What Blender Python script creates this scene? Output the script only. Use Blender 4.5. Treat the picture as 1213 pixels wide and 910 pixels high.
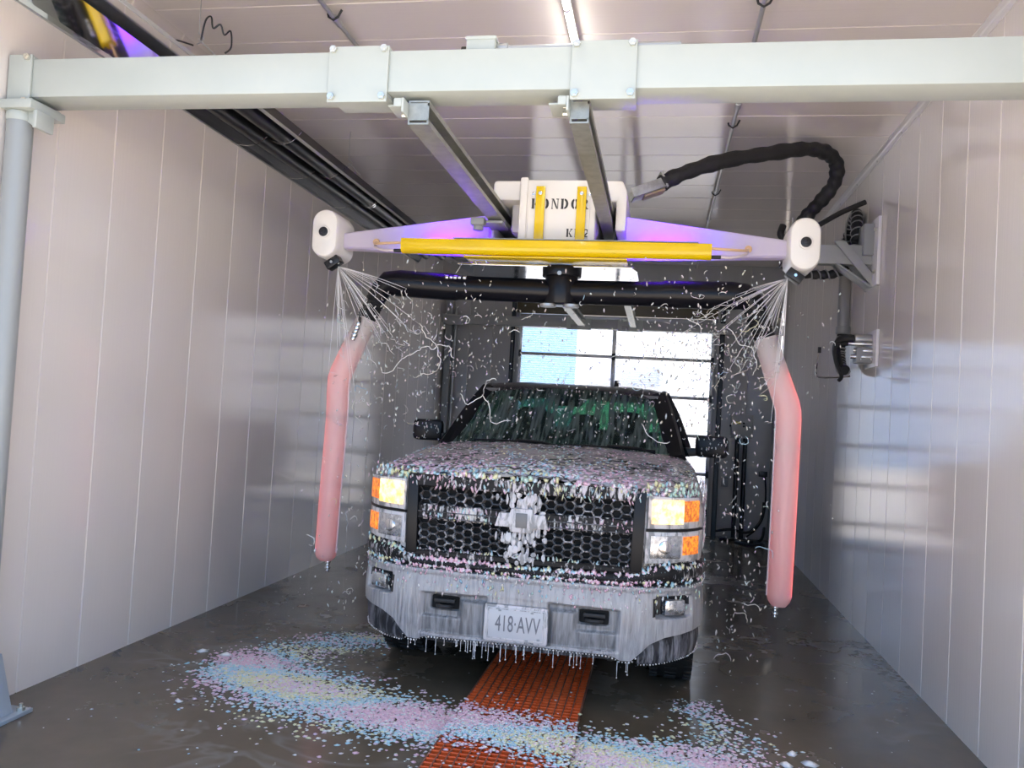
import bpy, bmesh, math, random
from mathutils import Vector, Matrix

for o in list(bpy.data.objects):
    bpy.data.objects.remove(o)
SC = bpy.context.scene
COL = SC.collection
PI = math.pi
rnd = random.Random(7)

# ------------------------------------------------------------------ camera
cam_d = bpy.data.cameras.new('camera'); cam = bpy.data.objects.new('camera', cam_d); COL.objects.link(cam)
YAW, PITCH, ROLL, FPX, CAM_H = 0.17795, 0.03333, 0.05601, 970.6, 1.65
fw = Vector((-math.sin(YAW)*math.cos(PITCH), math.cos(YAW)*math.cos(PITCH), math.sin(PITCH)))
r0 = Vector((math.cos(YAW), math.sin(YAW), 0)); u0 = r0.cross(fw)
rr = math.cos(ROLL)*r0 + math.sin(ROLL)*u0
uu = -math.sin(ROLL)*r0 + math.cos(ROLL)*u0
cam.matrix_world = Matrix(((rr.x, uu.x, -fw.x, 0), (rr.y, uu.y, -fw.y, 0), (rr.z, uu.z, -fw.z, CAM_H), (0, 0, 0, 1)))
cam_d.sensor_fit = 'HORIZONTAL'; cam_d.sensor_width = 36.0
cam_d.lens = 36.0*FPX/1213.0
cam_d.clip_start = 0.05
SC.camera = cam

# ------------------------------------------------------------------ view, sky, sun
SC.view_settings.view_transform = 'Standard'; SC.view_settings.look = 'None'
SC.view_settings.exposure = 0.68; SC.view_settings.gamma = 1.0
SC.view_settings.use_curve_mapping = False
W = bpy.data.worlds.new('sky'); SC.world = W; W.use_nodes = True
wn = W.node_tree.nodes; wl = W.node_tree.links
bg = wn['Background']; bg.inputs['Strength'].default_value = 1.35
tc = wn.new('ShaderNodeTexCoord'); sx = wn.new('ShaderNodeSeparateXYZ'); rp = wn.new('ShaderNodeValToRGB')
rp.color_ramp.elements[0].position = 0.0; rp.color_ramp.elements[0].color = (0.33, 0.60, 1.0, 1)
rp.color_ramp.elements[1].position = 0.8; rp.color_ramp.elements[1].color = (0.42, 0.60, 0.95, 1)
wl.new(tc.outputs['Generated'], sx.inputs[0]); wl.new(sx.outputs['Z'], rp.inputs[0]); wl.new(rp.outputs[0], bg.inputs[0])
sun_d = bpy.data.lights.new('sun', 'SUN'); sun = bpy.data.objects.new('sun', sun_d); COL.objects.link(sun)
sun_d.energy = 12.5; sun_d.angle = math.radians(0.6); sun_d.color = (1.0, 0.90, 0.78)
sun.rotation_euler = Vector((0.8, 0.25, -1.0)).to_track_quat('-Z', 'Y').to_euler()

# ------------------------------------------------------------------ materials
def mat(name, col, rough=0.5, metal=0.0, emit=None, estr=0.0, spec=0.5, coat=0.0, trans=0.0, alpha=1.0, ior=None):
    m = bpy.data.materials.new(name); m.use_nodes = True
    b = m.node_tree.nodes['Principled BSDF']
    b.inputs['Base Color'].default_value = (*col, 1); b.inputs['Roughness'].default_value = rough
    b.inputs['Metallic'].default_value = metal; b.inputs['Specular IOR Level'].default_value = spec
    b.inputs['Coat Weight'].default_value = coat; b.inputs['Transmission Weight'].default_value = trans
    b.inputs['Alpha'].default_value = alpha
    if ior: b.inputs['IOR'].default_value = ior
    if emit: b.inputs['Emission Color'].default_value = (*emit, 1); b.inputs['Emission Strength'].default_value = estr
    return m
def nodes(m): return m.node_tree.nodes, m.node_tree.links, m.node_tree.nodes['Principled BSDF']
def tex_noise(m, scale=(1, 1, 1), s=5.0, detail=4.0, rough=0.6, coord='Object', dist=0.0):
    N, L, b = nodes(m)
    t = N.new('ShaderNodeTexCoord'); mp = N.new('ShaderNodeMapping'); n = N.new('ShaderNodeTexNoise')
    mp.inputs['Scale'].default_value = scale
    n.inputs['Scale'].default_value = s; n.inputs['Detail'].default_value = detail; n.inputs['Roughness'].default_value = rough
    n.inputs['Distortion'].default_value = dist
    L.new(t.outputs[coord], mp.inputs[0]); L.new(mp.outputs[0], n.inputs['Vector'])
    return n
def ramp(m, fac, stops):
    N, L, b = nodes(m)
    r = N.new('ShaderNodeValToRGB'); e = r.color_ramp.elements
    while len(e) < len(stops): e.new(0.5)
    for k, (p, c) in enumerate(stops):
        e[k].position = p; e[k].color = (*c, 1) if len(c) == 3 else c
    L.new(fac, r.inputs[0]); return r
def bump(m, h, strength=0.2, dist=0.01):
    N, L, b = nodes(m)
    bp = N.new('ShaderNodeBump'); bp.inputs['Strength'].default_value = strength; bp.inputs['Distance'].default_value = dist
    L.new(h, bp.inputs['Height']); L.new(bp.outputs[0], b.inputs['Normal']); return bp
def mottled(name, c1, c2, s=8, rough=(0.4, 0.6), metal=0.0, scale=(1, 1, 1), bmp=0.0, detail=4, lo=0.35, hi=0.65, **k):
    m = mat(name, c1, metal=metal, **k); N, L, b = nodes(m)
    n = tex_noise(m, scale, s, detail)
    r = ramp(m, n.outputs['Fac'], [(lo, c1), (hi, c2)]); L.new(r.outputs[0], b.inputs['Base Color'])
    q = ramp(m, n.outputs['Fac'], [(lo, (rough[0],)*3), (hi, (rough[1],)*3)]); L.new(q.outputs[0], b.inputs['Roughness'])
    if bmp: bump(m, n.outputs['Fac'], bmp)
    return m

def panel_mat(name, along, col=(0.79, 0.735, 0.685)):
    # glossy extruded plastic wall board: very fine ribs along its length
    m = mat(name, col, rough=0.16, spec=0.5); N, L, b = nodes(m)
    t = N.new('ShaderNodeTexCoord')
    mp = N.new('ShaderNodeMapping'); mp.inputs['Scale'].default_value = {'Z': (60, 60, 0.6), 'X': (0.6, 60, 60)}[along]
    L.new(t.outputs['Object'], mp.inputs[0])
    n = N.new('ShaderNodeTexNoise'); n.inputs['Scale'].default_value = 1.0; n.inputs['Detail'].default_value = 2
    L.new(mp.outputs[0], n.inputs['Vector'])
    n2 = tex_noise(m, (1, 1, 1), 160.0, 2.0)
    ad = N.new('ShaderNodeMath'); ad.operation = 'MULTIPLY_ADD'; ad.inputs[1].default_value = 0.25
    L.new(n2.outputs['Fac'], ad.inputs[0]); L.new(n.outputs['Fac'], ad.inputs[2])
    bump(m, ad.outputs[0], 0.16, 0.004)
    n3 = tex_noise(m, (1, 1, 1), 0.9, 3.0, coord='Object')
    r = ramp(m, n3.outputs['Fac'], [(0.3, tuple(c*0.97 for c in col)), (0.7, col)])
    L.new(r.outputs[0], b.inputs['Base Color'])
    q = ramp(m, n3.outputs['Fac'], [(0.35, (0.06,)*3), (0.7, (0.11,)*3)]); L.new(q.outputs[0], b.inputs['Roughness'])
    return m
M = {}
M['panel'] = panel_mat('white_wall_board', 'Z')
M['ceil'] = panel_mat('white_ceiling_board', 'X', (0.77, 0.71, 0.665))
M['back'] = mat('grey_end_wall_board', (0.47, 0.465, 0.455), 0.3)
M['trim'] = mat('white_trim', (0.82, 0.80, 0.79), 0.25)
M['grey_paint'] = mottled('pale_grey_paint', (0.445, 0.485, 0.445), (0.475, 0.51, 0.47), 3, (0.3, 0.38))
M['grey_dark'] = mat('grey_steel_paint', (0.30, 0.31, 0.31), 0.4)
M['grey_blue'] = mat('blue_grey_paint', (0.32, 0.37, 0.42), 0.35)
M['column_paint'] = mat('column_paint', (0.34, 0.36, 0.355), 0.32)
M['boom_shaded'] = mat('shaded_grey_paint', (0.36, 0.37, 0.36), 0.38)  # grey darkened in the colour for the shade deep in the bay
M['bolt'] = mat('zinc_bolt', (0.72, 0.70, 0.62), 0.3, 0.9)
M['galv'] = mottled('galvanised_steel', (0.30, 0.31, 0.28), (0.44, 0.45, 0.41), 14, (0.35, 0.5), 0.45, bmp=0.03)
M['black'] = mat('black_plastic', (0.012, 0.012, 0.014), 0.35)
M['black_gloss'] = mat('black_gloss_pipe', (0.005, 0.005, 0.008), 0.28, spec=0.3)
M['rubber'] = mat('black_rubber', (0.015, 0.015, 0.016), 0.6)
M['hose'] = mottled('black_hose_sleeve', (0.010, 0.010, 0.011), (0.02, 0.02, 0.021), 60, (0.5, 0.7), bmp=0.4)
M['white_plastic'] = mat('white_plastic', (0.86, 0.83, 0.78), 0.28)
M['yellow'] = mat('yellow_paint', (0.82, 0.56, 0.0), 0.25, coat=0.3)
M['steel'] = mottled('polished_steel', (0.72, 0.74, 0.76), (0.82, 0.83, 0.84), 6, (0.06, 0.12), 1.0)
M['mirror'] = mat('polished_reflector', (0.72, 0.71, 0.70), 0.05, 1.0)
M['chromeish'] = mat('bright_metal', (0.75, 0.75, 0.75), 0.15, 1.0)
M['conduit'] = mat('grey_conduit', (0.45, 0.45, 0.44), 0.35, 0.6)
M['pvc'] = mat('grey_pvc_pipe', (0.27, 0.27, 0.27), 0.4)
M['ink'] = mat('black_print', (0.03, 0.03, 0.03), 0.5)
M['led'] = mat('led_tube', (1, 1, 1), 0.4, emit=(1.0, 0.97, 0.92), estr=14.0)
M['tan_tube'] = mat('amber_tubing', (0.72, 0.47, 0.25), 0.3)
M['clear_tube'] = mat('milky_tubing', (0.7, 0.6, 0.62), 0.3)

def translucent(name, col, f=0.5, rough=0.3):
    m = mat(name, col, rough); N, L, b = nodes(m)
    t = N.new('ShaderNodeBsdfTranslucent'); t.inputs[0].default_value = (*col, 1)
    mx = N.new('ShaderNodeMixShader'); mx.inputs[0].default_value = f
    L.new(b.outputs[0], mx.inputs[1]); L.new(t.outputs[0], mx.inputs[2])
    L.new(mx.outputs[0], N['Material Output'].inputs[0]); return m
M['arm'] = translucent('milky_glow_tinted_plastic', (0.82, 0.76, 0.84), 0.45)  # faint violet in the base colour imitates the purple LED glow
M['leg'] = translucent('milky_foam_tube', (0.76, 0.70, 0.68), 0.45)
M['uv_led'] = mat('purple_led_bar', (0.2, 0, 0.4), 0.5, emit=(0.10, 0.0, 1.0), estr=34.0)
M['red_led'] = mat('red_led_bar', (0.4, 0, 0), 0.5, emit=(1.0, 0.13, 0.12), estr=3.4)

# floor: wet concrete with streaks of dirty suds
def floor_mat():
    m = mat('wet_concrete', (0.07, 0.066, 0.058), 0.2, spec=0.5); N, L, b = nodes(m)
    n = tex_noise(m, (1, 1, 1), 1.3, 6.0, 0.6)
    base = ramp(m, n.outputs['Fac'], [(0.3, (0.100, 0.078, 0.052)), (0.55, (0.135, 0.108, 0.076)), (0.75, (0.165, 0.136, 0.098))])
    st = tex_noise(m, (1.0, 1.6, 1), 0.8, 3.0, 0.5, dist=1.6)
    sm = ramp(m, st.outputs['Fac'], [(0.46, (0, 0, 0)), (0.51, (0.5,)*3), (0.545, (0, 0, 0))])
    st2 = tex_noise(m, (1, 1, 1), 0.7, 2.0)
    sm2 = ramp(m, st2.outputs['Fac'], [(0.48, (0, 0, 0)), (0.62, (0.45,)*3)])
    mu = N.new('ShaderNodeMath'); mu.operation = 'MULTIPLY'; L.new(sm.outputs[0], mu.inputs[0]); L.new(sm2.outputs[0], mu.inputs[1])
    mx = N.new('ShaderNodeMix'); mx.data_type = 'RGBA'; mx.inputs[7].default_value = (0.42, 0.42, 0.40, 1)
    L.new(mu.outputs[0], mx.inputs[0]); L.new(base.outputs[0], mx.inputs[6]); L.new(mx.outputs[2], b.inputs['Base Color'])
    pr = ramp(m, n.outputs['Fac'], [(0.36, (0.09,)*3), (0.52, (0.22,)*3), (0.70, (0.42,)*3)]); L.new(pr.outputs[0], b.inputs['Roughness'])
    n2 = tex_noise(m, (1, 1, 1), 7.0, 3.0); bump(m, n2.outputs['Fac'], 0.05, 0.01)
    return m
M['floor'] = floor_mat()
M['ground'] = mottled('pale_outdoor_concrete', (0.52, 0.46, 0.40), (0.60, 0.54, 0.47), 0.6, (0.7, 0.85))
M['grate'] = mottled('orange_red_grating', (0.66, 0.085, 0.018), (0.76, 0.125, 0.030), 9, (0.22, 0.42), spec=0.5)
M['foam'] = mat('pastel_foam', (0.8, 0.8, 0.8), 0.55)
def _foamattr():
    N, L, b = nodes(M['foam']); a = N.new('ShaderNodeAttribute'); a.attribute_name = 'Col'
    L.new(a.outputs['Color'], b.inputs['Base Color'])
    b.inputs['Subsurface Weight'].default_value = 0.0
_foamattr()
M['white_foam'] = mat('white_foam', (0.86, 0.84, 0.84), 0.5)

# ------------------------------------------------------------------ mesh helpers
def finish(name, bm, m, parent=None, smooth=True, angle=35, loc=None):
    me = bpy.data.meshes.new(name)
    bm.normal_update(); bm.to_mesh(me); bm.free()
    if smooth:
        me.polygons.foreach_set('use_smooth', [True]*len(me.polygons)); me.set_sharp_from_angle(angle=math.radians(angle))
    for mm in (m if isinstance(m, (list, tuple)) else [m]): me.materials.append(mm)
    return link(name, me, parent, loc)
def link(name, me, parent=None, loc=None):
    o = bpy.data.objects.new(name, me); COL.objects.link(o)
    if parent: o.parent = parent
    if loc is not None: o.location = loc
    return o
def empty(name, loc=(0, 0, 0), rz=0.0, label=None, cat=None, group=None):
    o = bpy.data.objects.new(name, None); COL.objects.link(o); o.location = loc; o.rotation_euler = (0, 0, rz)
    o.empty_display_size = 0.1
    tag(o, label, cat, group); return o
def tag(o, label=None, cat=None, group=None, kind=None):
    if label: o['label'] = label
    if cat: o['category'] = cat
    if group: o['group'] = group
    if kind: o['kind'] = kind
    return o
def copy_tree(o, parent=None):
    c = o.copy(); COL.objects.link(c)
    if parent: c.parent = parent
    for ch in list(o.children): copy_tree(ch, c)
    return c

def box(bm, lo, hi, bev=0.0, M4=None):
    r = bmesh.ops.create_cube(bm, size=1.0); vs = r['verts']
    c = [(a+b)/2 for a, b in zip(lo, hi)]; s = [abs(b-a) for a, b in zip(lo, hi)]
    for v in vs:
        v.co = Vector((c[0]+v.co.x*s[0], c[1]+v.co.y*s[1], c[2]+v.co.z*s[2]))
        if M4: v.co = M4 @ v.co
    if bev > 0:
        es = list({e for v in vs for e in v.link_edges})
        bmesh.ops.bevel(bm, geom=es, offset=bev, segments=2, affect='EDGES', profile=0.5)
def frame_from(d):
    d = d.normalized(); a = Vector((0, 0, 1)) if abs(d.z) < 0.9 else Vector((1, 0, 0))
    x = a.cross(d).normalized(); return x, d.cross(x)
def tube(bm, pts, r, n=12, cap=True, mi=0):
    pts = [Vector(p) for p in pts]; k = len(pts)
    rs = r if isinstance(r, (list, tuple)) else [r]*k
    rings = []; px = None
    for i, p in enumerate(pts):
        d = (pts[min(i+1, k-1)]-pts[max(i-1, 0)])
        if d.length < 1e-9: d = Vector((0, 0, 1))
        x, y = frame_from(d)
        if px is not None:
            x = (px - d.normalized()*px.dot(d.normalized()))
            x = x.normalized() if x.length > 1e-6 else frame_from(d)[0]
            y = d.normalized().cross(x)
        px = x
        rings.append([bm.verts.new(p + rs[i]*(math.cos(2*PI*j/n)*x + math.sin(2*PI*j/n)*y)) for j in range(n)])
    for a, b in zip(rings[:-1], rings[1:]):
        for j in range(n):
            f = bm.faces.new((a[j], a[(j+1) % n], b[(j+1) % n], b[j])); f.material_index = mi
    if cap:
        bm.faces.new(rings[0][::-1]).material_index = mi; bm.faces.new(rings[-1]).material_index = mi
def cyl(bm, a, b, r, n=16, bev=0.0):
    a = Vector(a); b = Vector(b)
    if bev > 0:
        d = (b-a).normalized()
        tube(bm, [a, a+d*bev*0.3, a+d*bev, b-d*bev, b-d*bev*0.3, b], [r-bev, r-bev*0.3, r, r, r-bev*0.3, r-bev], n)
    else: tube(bm, [a, b], r, n)
def smooth_path(pts, n=6):
    P = [Vector(p) for p in pts]; out = []
    for i in range(len(P)-1):
        p0, p1, p2, p3 = P[max(i-1, 0)], P[i], P[i+1], P[min(i+2, len(P)-1)]
        for k in range(n):
            t = k/n
            out.append(0.5*((2*p1)+(p2-p0)*t+(2*p0-5*p1+4*p2-p3)*t*t+(3*p1-p0-3*p2+p3)*t**3))
    out.append(P[-1]); return out
def prism(bm, poly, axis, a, b, bev=0.0):
    # poly: list of 2D points in the other two axes (order x,y,z without `axis`)
    def mk(p, t):
        q = list(p); q.insert(axis, t); return Vector(q)
    A = [bm.verts.new(mk(p, a)) for p in poly]; B = [bm.verts.new(mk(p, b)) for p in poly]
    n = len(poly); fs = [bm.faces.new(A[::-1]), bm.faces.new(B)]
    for i in range(n): fs.append(bm.faces.new((A[i], A[(i+1) % n], B[(i+1) % n], B[i])))
    bmesh.ops.recalc_face_normals(bm, faces=fs)
    if bev > 0:
        es = list({e for f in fs for e in f.edges})
        bmesh.ops.bevel(bm, geom=es, offset=bev, segments=2, affect='EDGES', profile=0.5)
def grid(bm, rows, mi=0, close=False):
    V = [[bm.verts.new(p) for p in r] for r in rows]
    for a, b in zip(V[:-1], V[1:]):
        m = len(a)
        for j in range(m if close else m-1):
            try: bm.faces.new((a[j], a[(j+1) % m], b[(j+1) % m], b[j])).material_index = mi
            except ValueError: pass
    return V
def NB(): return bmesh.new()
def B1(name, lo, hi, m, parent=None, bev=0.0, **k):
    bm = NB(); box(bm, lo, hi, bev); return finish(name, bm, m, parent, **k)
def T1(name, pts, r, m, parent=None, n=12, **k):
    bm = NB(); tube(bm, pts, r, n); return finish(name, bm, m, parent, **k)
def lerp(a, b, t): return a+(b-a)*t
def interp(xs, ys, x):
    if x <= xs[0]: return ys[0]
    for i in range(len(xs)-1):
        if x <= xs[i+1]: return lerp(ys[i], ys[i+1], (x-xs[i])/(xs[i+1]-xs[i]))
    return ys[-1]

# ------------------------------------------------------------------ room shell
XL, XR, YF, YB, ZC = -3.30, 1.71, 2.2, 12.35, 3.945
PT = 0.02
tag(B1('floor', (XL-0.2, YF, -0.2), (XR+0.2, YB+0.15, 0), M['floor'], smooth=False), kind='structure')
bm = NB(); box(bm, (-30, -22, -0.22), (30, YF, -0.012)); box(bm, (-30, YB+0.15, -0.22), (30, 40, -0.012))
tag(finish('ground', bm, M['ground'], smooth=False), kind='structure')
def board_mesh(w, d, h, along):
    # one board standing proud of the wall, with rounded long edges (x thickness, y width, z length)
    prof = [(0, -w/2), (d*0.45, -w/2), (d, -w/2+0.006), (d, w/2-0.006), (d*0.45, w/2), (0, w/2)]
    bm = NB()
    prism(bm, [(p[0], p[1]) for p in prof], 2, 0, h)
    me = bpy.data.meshes.new('board'); bm.normal_update(); bm.to_mesh(me); bm.free(); return me
PITCH_B = 0.47
bmL = board_mesh(PITCH_B-0.001, PT, ZC, 'Z'); bmL.materials.append(M['panel'])
wl_o = tag(B1('wall_left', (XL-0.2, YF, 0), (XL-PT, YB, ZC), M['trim'], smooth=False), kind='structure')
wr_o = tag(B1('wall_right', (XR+PT, YF, 0), (XR+0.2, YB, ZC), M['trim'], smooth=False), kind='structure')
def boards(parent, x, base, flip):
    k0 = int(math.ceil((YF+PITCH_B/2-base)/PITCH_B))
    y = base+k0*PITCH_B
    while y+PITCH_B/2 < YB+0.1:
        o = link('wall_board', bmL, parent, (x, min(y, YB), 0))
        if flip: o.rotation_euler = (0, 0, PI)
        y += PITCH_B
boards(wl_o, XL-PT, 4.383+PITCH_B/2, False)
boards(wr_o, XR+PT, 4.662+PITCH_B/2, True)
ce = tag(B1('ceiling', (XL-0.2, YF, ZC+PT), (XR+0.2, YB+0.15, ZC+0.2), M['trim'], smooth=False), kind='structure')
bm = NB(); w = 0.46-0.001
prism(bm, [(-w/2, 0), (-w/2, -PT*0.45), (-w/2+0.006, -PT), (w/2-0.006, -PT), (w/2, -PT*0.45), (w/2, 0)], 0, XL-0.02, XR+0.02)
cme = bpy.data.meshes.new('ceiling_board'); bm.normal_update(); bm.to_mesh(cme); bm.free(); cme.materials.append(M['ceil'])
y = 4.85-5*0.46-0.23
while y < YB+0.05:
    link('ceiling_board', cme, ce, (0, y, ZC+PT)); y += 0.46
# cove trims along the wall / ceiling joints
for nm, x, s in (('trim_1', XL, 1), ('trim_2', XR, -1)):
    bm = NB(); prism(bm, [(x, ZC), (x, ZC-0.05), (x+s*0.006, ZC-0.05), (x+s*0.012, ZC-0.02), (x+s*0.02, ZC-0.012), (x+s*0.045, ZC-0.006), (x+s*0.045, ZC)], 1, YF, YB)
    t = tag(finish(nm, bm, M['trim'], smooth=False), kind='structure')
    if x == XR:
        bm = NB(); yy = 4.4
        while yy < 12:
            cyl(bm, (x-0.006, yy, ZC-0.035), (x-0.014, yy, ZC-0.036), 0.008, 8); yy += 0.7
        finish('rivet', bm, M['conduit'], t)['kind'] = 'stuff'
# back wall around the door opening
DX0, DX1, DZ1 = -2.20, 0.80, 3.38
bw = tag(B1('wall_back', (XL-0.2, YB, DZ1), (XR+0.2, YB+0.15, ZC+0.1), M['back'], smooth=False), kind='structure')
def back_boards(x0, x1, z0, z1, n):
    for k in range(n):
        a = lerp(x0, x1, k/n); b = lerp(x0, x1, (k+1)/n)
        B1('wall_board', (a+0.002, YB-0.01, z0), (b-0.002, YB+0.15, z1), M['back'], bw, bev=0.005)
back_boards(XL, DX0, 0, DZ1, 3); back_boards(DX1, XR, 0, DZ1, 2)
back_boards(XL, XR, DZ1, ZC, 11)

# ------------------------------------------------------------------ overhead glazed door
def pane_mat():
    m = mat('frosted_pane', (0.92, 0.94, 0.95), 0.12, trans=0.0); N, L, b = nodes(m)
    t = N.new('ShaderNodeTexCoord'); w_ = N.new('ShaderNodeTexWave'); w_.bands_direction = 'Z'; w_.inputs['Scale'].default_value = 9.0
    L.new(t.outputs['Object'], w_.inputs['Vector'])
    tp = N.new('ShaderNodeBsdfTransparent'); tl = N.new('ShaderNodeBsdfTranslucent'); rf = N.new('ShaderNodeBsdfRefraction')
    rf.inputs['IOR'].default_value = 1.02; rf.inputs['Roughness'].default_value = 0.12; rf.inputs['Color'].default_value = (0.86, 0.89, 0.93, 1)
    tl.inputs[0].default_value = (0.75, 0.76, 0.77, 1)
    a = N.new('ShaderNodeMixShader'); c = N.new('ShaderNodeMixShader')
    mr = N.new('ShaderNodeMapRange'); mr.inputs[3].default_value = 0.06; mr.inputs[4].default_value = 0.30
    L.new(w_.outputs['Fac'], mr.inputs[0]); L.new(mr.outputs[0], a.inputs[0])
    L.new(rf.outputs[0], a.inputs[1]); L.new(tl.outputs[0], a.inputs[2])
    c.inputs[0].default_value = 0.06; L.new(a.outputs[0], c.inputs[1]); L.new(b.outputs[0], c.inputs[2])
    L.new(c.outputs[0], N['Material Output'].inputs[0]); return m
M['pane'] = pane_mat()
M['door_frame'] = mat('grey_aluminium_frame', (0.42, 0.41, 0.40), 0.3, 0.5)
M['brown'] = mat('dark_brown_header', (0.075, 0.06, 0.03), 0.4)
door = tag(empty('door_1', (-0.70, YB+0.06, 0)), kind='structure')
def DB(name, lo, hi, m, bev=0.004):
    o = B1(name, (lo[0]+0.70, lo[1]-YB-0.06, lo[2]), (hi[0]+0.70, hi[1]-YB-0.06, hi[2]), m, door, bev); return o
zs = [0.0, 0.326, 0.88, 1.433, 1.989, 2.554, 3.12]
yd0, yd1 = YB+0.04, YB+0.08
for i, z in enumerate(zs):
    DB('rail', (DX0+0.04, yd0, z-0.022 if i else 0.0), (DX1-0.04, yd1, z+0.022 if i < 6 else z+0.045), M['door_frame'])
for x in (-2.14, -0.70, 0.755):
    for a, b in zip(zs[:-1], zs[1:]):
        DB('stile', (x-0.028, yd0+0.004, a+0.022), (x+0.028, yd1-0.004, b-0.022), M['door_frame'])
for a, b in zip(zs[:-1], zs[1:]):
    for x0, x1 in ((-2.112, -0.728), (-0.672, 0.727)):
        DB('pane', (x0, yd0+0.015, a+0.022), (x1, yd0+0.022, b-0.022), M['pane'], 0)
for x in (-2.14, -0.70, 0.755):
    for z in zs[1:-1]:
        DB('hinge', (x-0.03, yd0-0.022, z-0.05), (x+0.03, yd0-0.001, z+0.05), M['black'], 0.008)
DB('header', (DX0, yd0-0.06, 3.17), (DX1, yd1, DZ1-0.01), M['brown'])
for x0, x1 in ((DX0-0.07, DX0-0.012), (0.835, 0.905)):
    bm = NB()
    dx = 0.70; dy = -YB-0.06
    box(bm, (x0+dx, YB-0.075+dy, 0.0), (x1+dx, YB-0.065+dy, DZ1)); box(bm, (x0+dx, YB-0.075+dy, 0), (x0+0.01+dx, YB-0.012+dy, DZ1)); box(bm, (x1-0.01+dx, YB-0.075+dy, 0), (x1+dx, YB-0.012+dy, DZ1))
    finish('track', bm, M['black'], door)
for x0, x1 in ((DX0-0.012, DX0+0.05), (0.772, 0.835)):
    DB('jamb', (x0, YB-0.008, 0), (x1, YB+0.1, DZ1), M['grey_dark'], 0.004)
# what stands in the yard beyond
bd = empty('building', (3.0, 26, 0), 0, 'long white building standing in the yard beyond the glazed door', 'building')
M['white_wall'] = mat('white_render', (0.80, 0.76, 0.70), 0.7)
M['violet_wall'] = mat('pale_violet_panel', (0.52, 0.53, 0.66), 0.5)
B1('wall', (-5.65, 0, -0.01), (16, 6, 6.5), M['white_wall'], bd, 0.02)
B1('shutter', (-5.3, -0.05, 2.65), (-3.05, 0.0, 3.35), M['violet_wall'], bd, 0.01)
vh = empty('pale_shape', (1.55, 20.0, 0), 0, 'pale rounded tank seen hazily through a lower pane of the door', 'shape')  # stand-in block for a blurred pale thing that is not identified
bm = NB(); prism(bm, [(-0.55, 0), (0.6, 0), (0.6, 0.8), (0.52, 1.15), (0.25, 1.38), (-0.55, 1.42)], 1, -0.6, 0.6, 0.05)
finish('shell', bm, mat('pale_lilac_paint', (0.55, 0.56, 0.64), 0.4), vh)
B1('lid', (-0.5, -0.4, 1.40), (0.1, 0.4, 1.46), M['grey_dark'], vh, 0.01)

# ------------------------------------------------------------------ front support frame: column + cross beam
fr = empty('support_frame', (-3.238, 3.58, 0), 0, 'pale grey steel column and cross beam bolted together across the front of the bay', 'steel frame')
def FB(name, lo, hi, m=None, bev=0.004, parent=None):
    return B1(name, (lo[0]+3.238, lo[1]-3.58, lo[2]), (hi[0]+3.238, hi[1]-3.58, hi[2]), m or M['grey_paint'], parent or fr, bev)
BZ0, BZ1, BY0, BY1 = 3.085, 3.278, 3.55, 3.74
FB('beam', (-3.285, BY0, BZ0), (1.70, BY1, BZ1), bev=0.006)
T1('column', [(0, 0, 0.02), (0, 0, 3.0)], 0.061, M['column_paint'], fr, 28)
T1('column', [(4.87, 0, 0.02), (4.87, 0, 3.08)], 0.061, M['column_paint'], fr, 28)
FB('foot_plate', (1.54, 3.45, 0.0), (1.70, 3.72, 0.02), M['grey_blue'], 0.003)
bolt_bm = NB(); cyl(bolt_bm, (0, 0.0, 0), (0, -0.016, 0), 0.017, 6); cyl(bolt_bm, (0, -0.016, 0), (0, -0.022, 0), 0.009, 8)
bo = finish('bolt', bolt_bm, M['bolt'], smooth=False); bolt_me = bo.data; bpy.data.objects.remove(bo)
def splice(x0, x1, z0, z1, parent_first=True):
    p = FB('splice_plate', (x0, BY0-0.014, z0), (x1, BY0-0.001, z1), bev=0.003)
    for bx in ((x0+0.022, x1-0.022) if x0 > -3 else (x1-0.022,)):
        for bz in (z0+0.024, z1-0.016):
            link('bolt', bolt_me, p, (bx+3.238, BY0-0.014-3.58, bz))
    return p
splice(-1.585, -1.295, 3.035, 3.297)
splice(-0.452, -0.165, 3.035, 3.297)
splice(-3.29, -3.16, 3.035, 3.297)
for x0, x1 in ((-1.585, -1.295), (-0.452, -0.165), (-3.29, -3.16)):
    FB('under_plate', (x0, BY0-0.012, 3.066), (x1, BY1+0.02, 3.083), bev=0.003)
    FB('top_plate', (x0, BY0-0.012, BZ1+0.001), (x1, BY1+0.012, 3.293), bev=0.003)
FB('column_cap', (-3.295, 3.50, 3.015), (-3.115, 3.74, 3.06), bev=0.004)
bm = NB(); cyl(bm, (0, 0, 2.965), (0, 0, 3.015), 0.065, 28, 0.008); finish('column_collar', bm, M['grey_paint'], fr)
bm = NB()   # gusset on the right of the column head, with a folded lip
prism(bm, [(0.055, 3.015), (0.13, 3.015), (0.13, 2.93), (0.11, 2.93), (0.055, 2.965)], 1, -0.02, 0.02, 0.002); box(bm, (0.112, -0.05, 2.925), (0.135, 0.07, 3.014), 0.004)
finish('gusset', bm, M['grey_paint'], fr)
FB('foot_plate', (-3.295, 3.45, 0.0), (-3.03, 3.72, 0.02), M['grey_blue'], 0.003)
bm = NB(); prism(bm, [(0.05, 0.02), (0.165, 0.02), (0.15, 0.05), (0.075, 0.30), (0.05, 0.30)], 1, -0.06, 0.06, 0.003);
finish('foot_gusset', bm, M['grey_blue'], fr)
for bx, by in ((0.178, 0.09), (0.178, -0.10), (0.0, -0.10)):
    bm = NB(); cyl(bm, (bx, by, 0.02), (bx, by, 0.036), 0.02, 6); cyl(bm, (bx, by, 0.036), (bx, by, 0.055), 0.009, 10); finish('anchor_bolt', bm, M['bolt'], fr, smooth=False)

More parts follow.
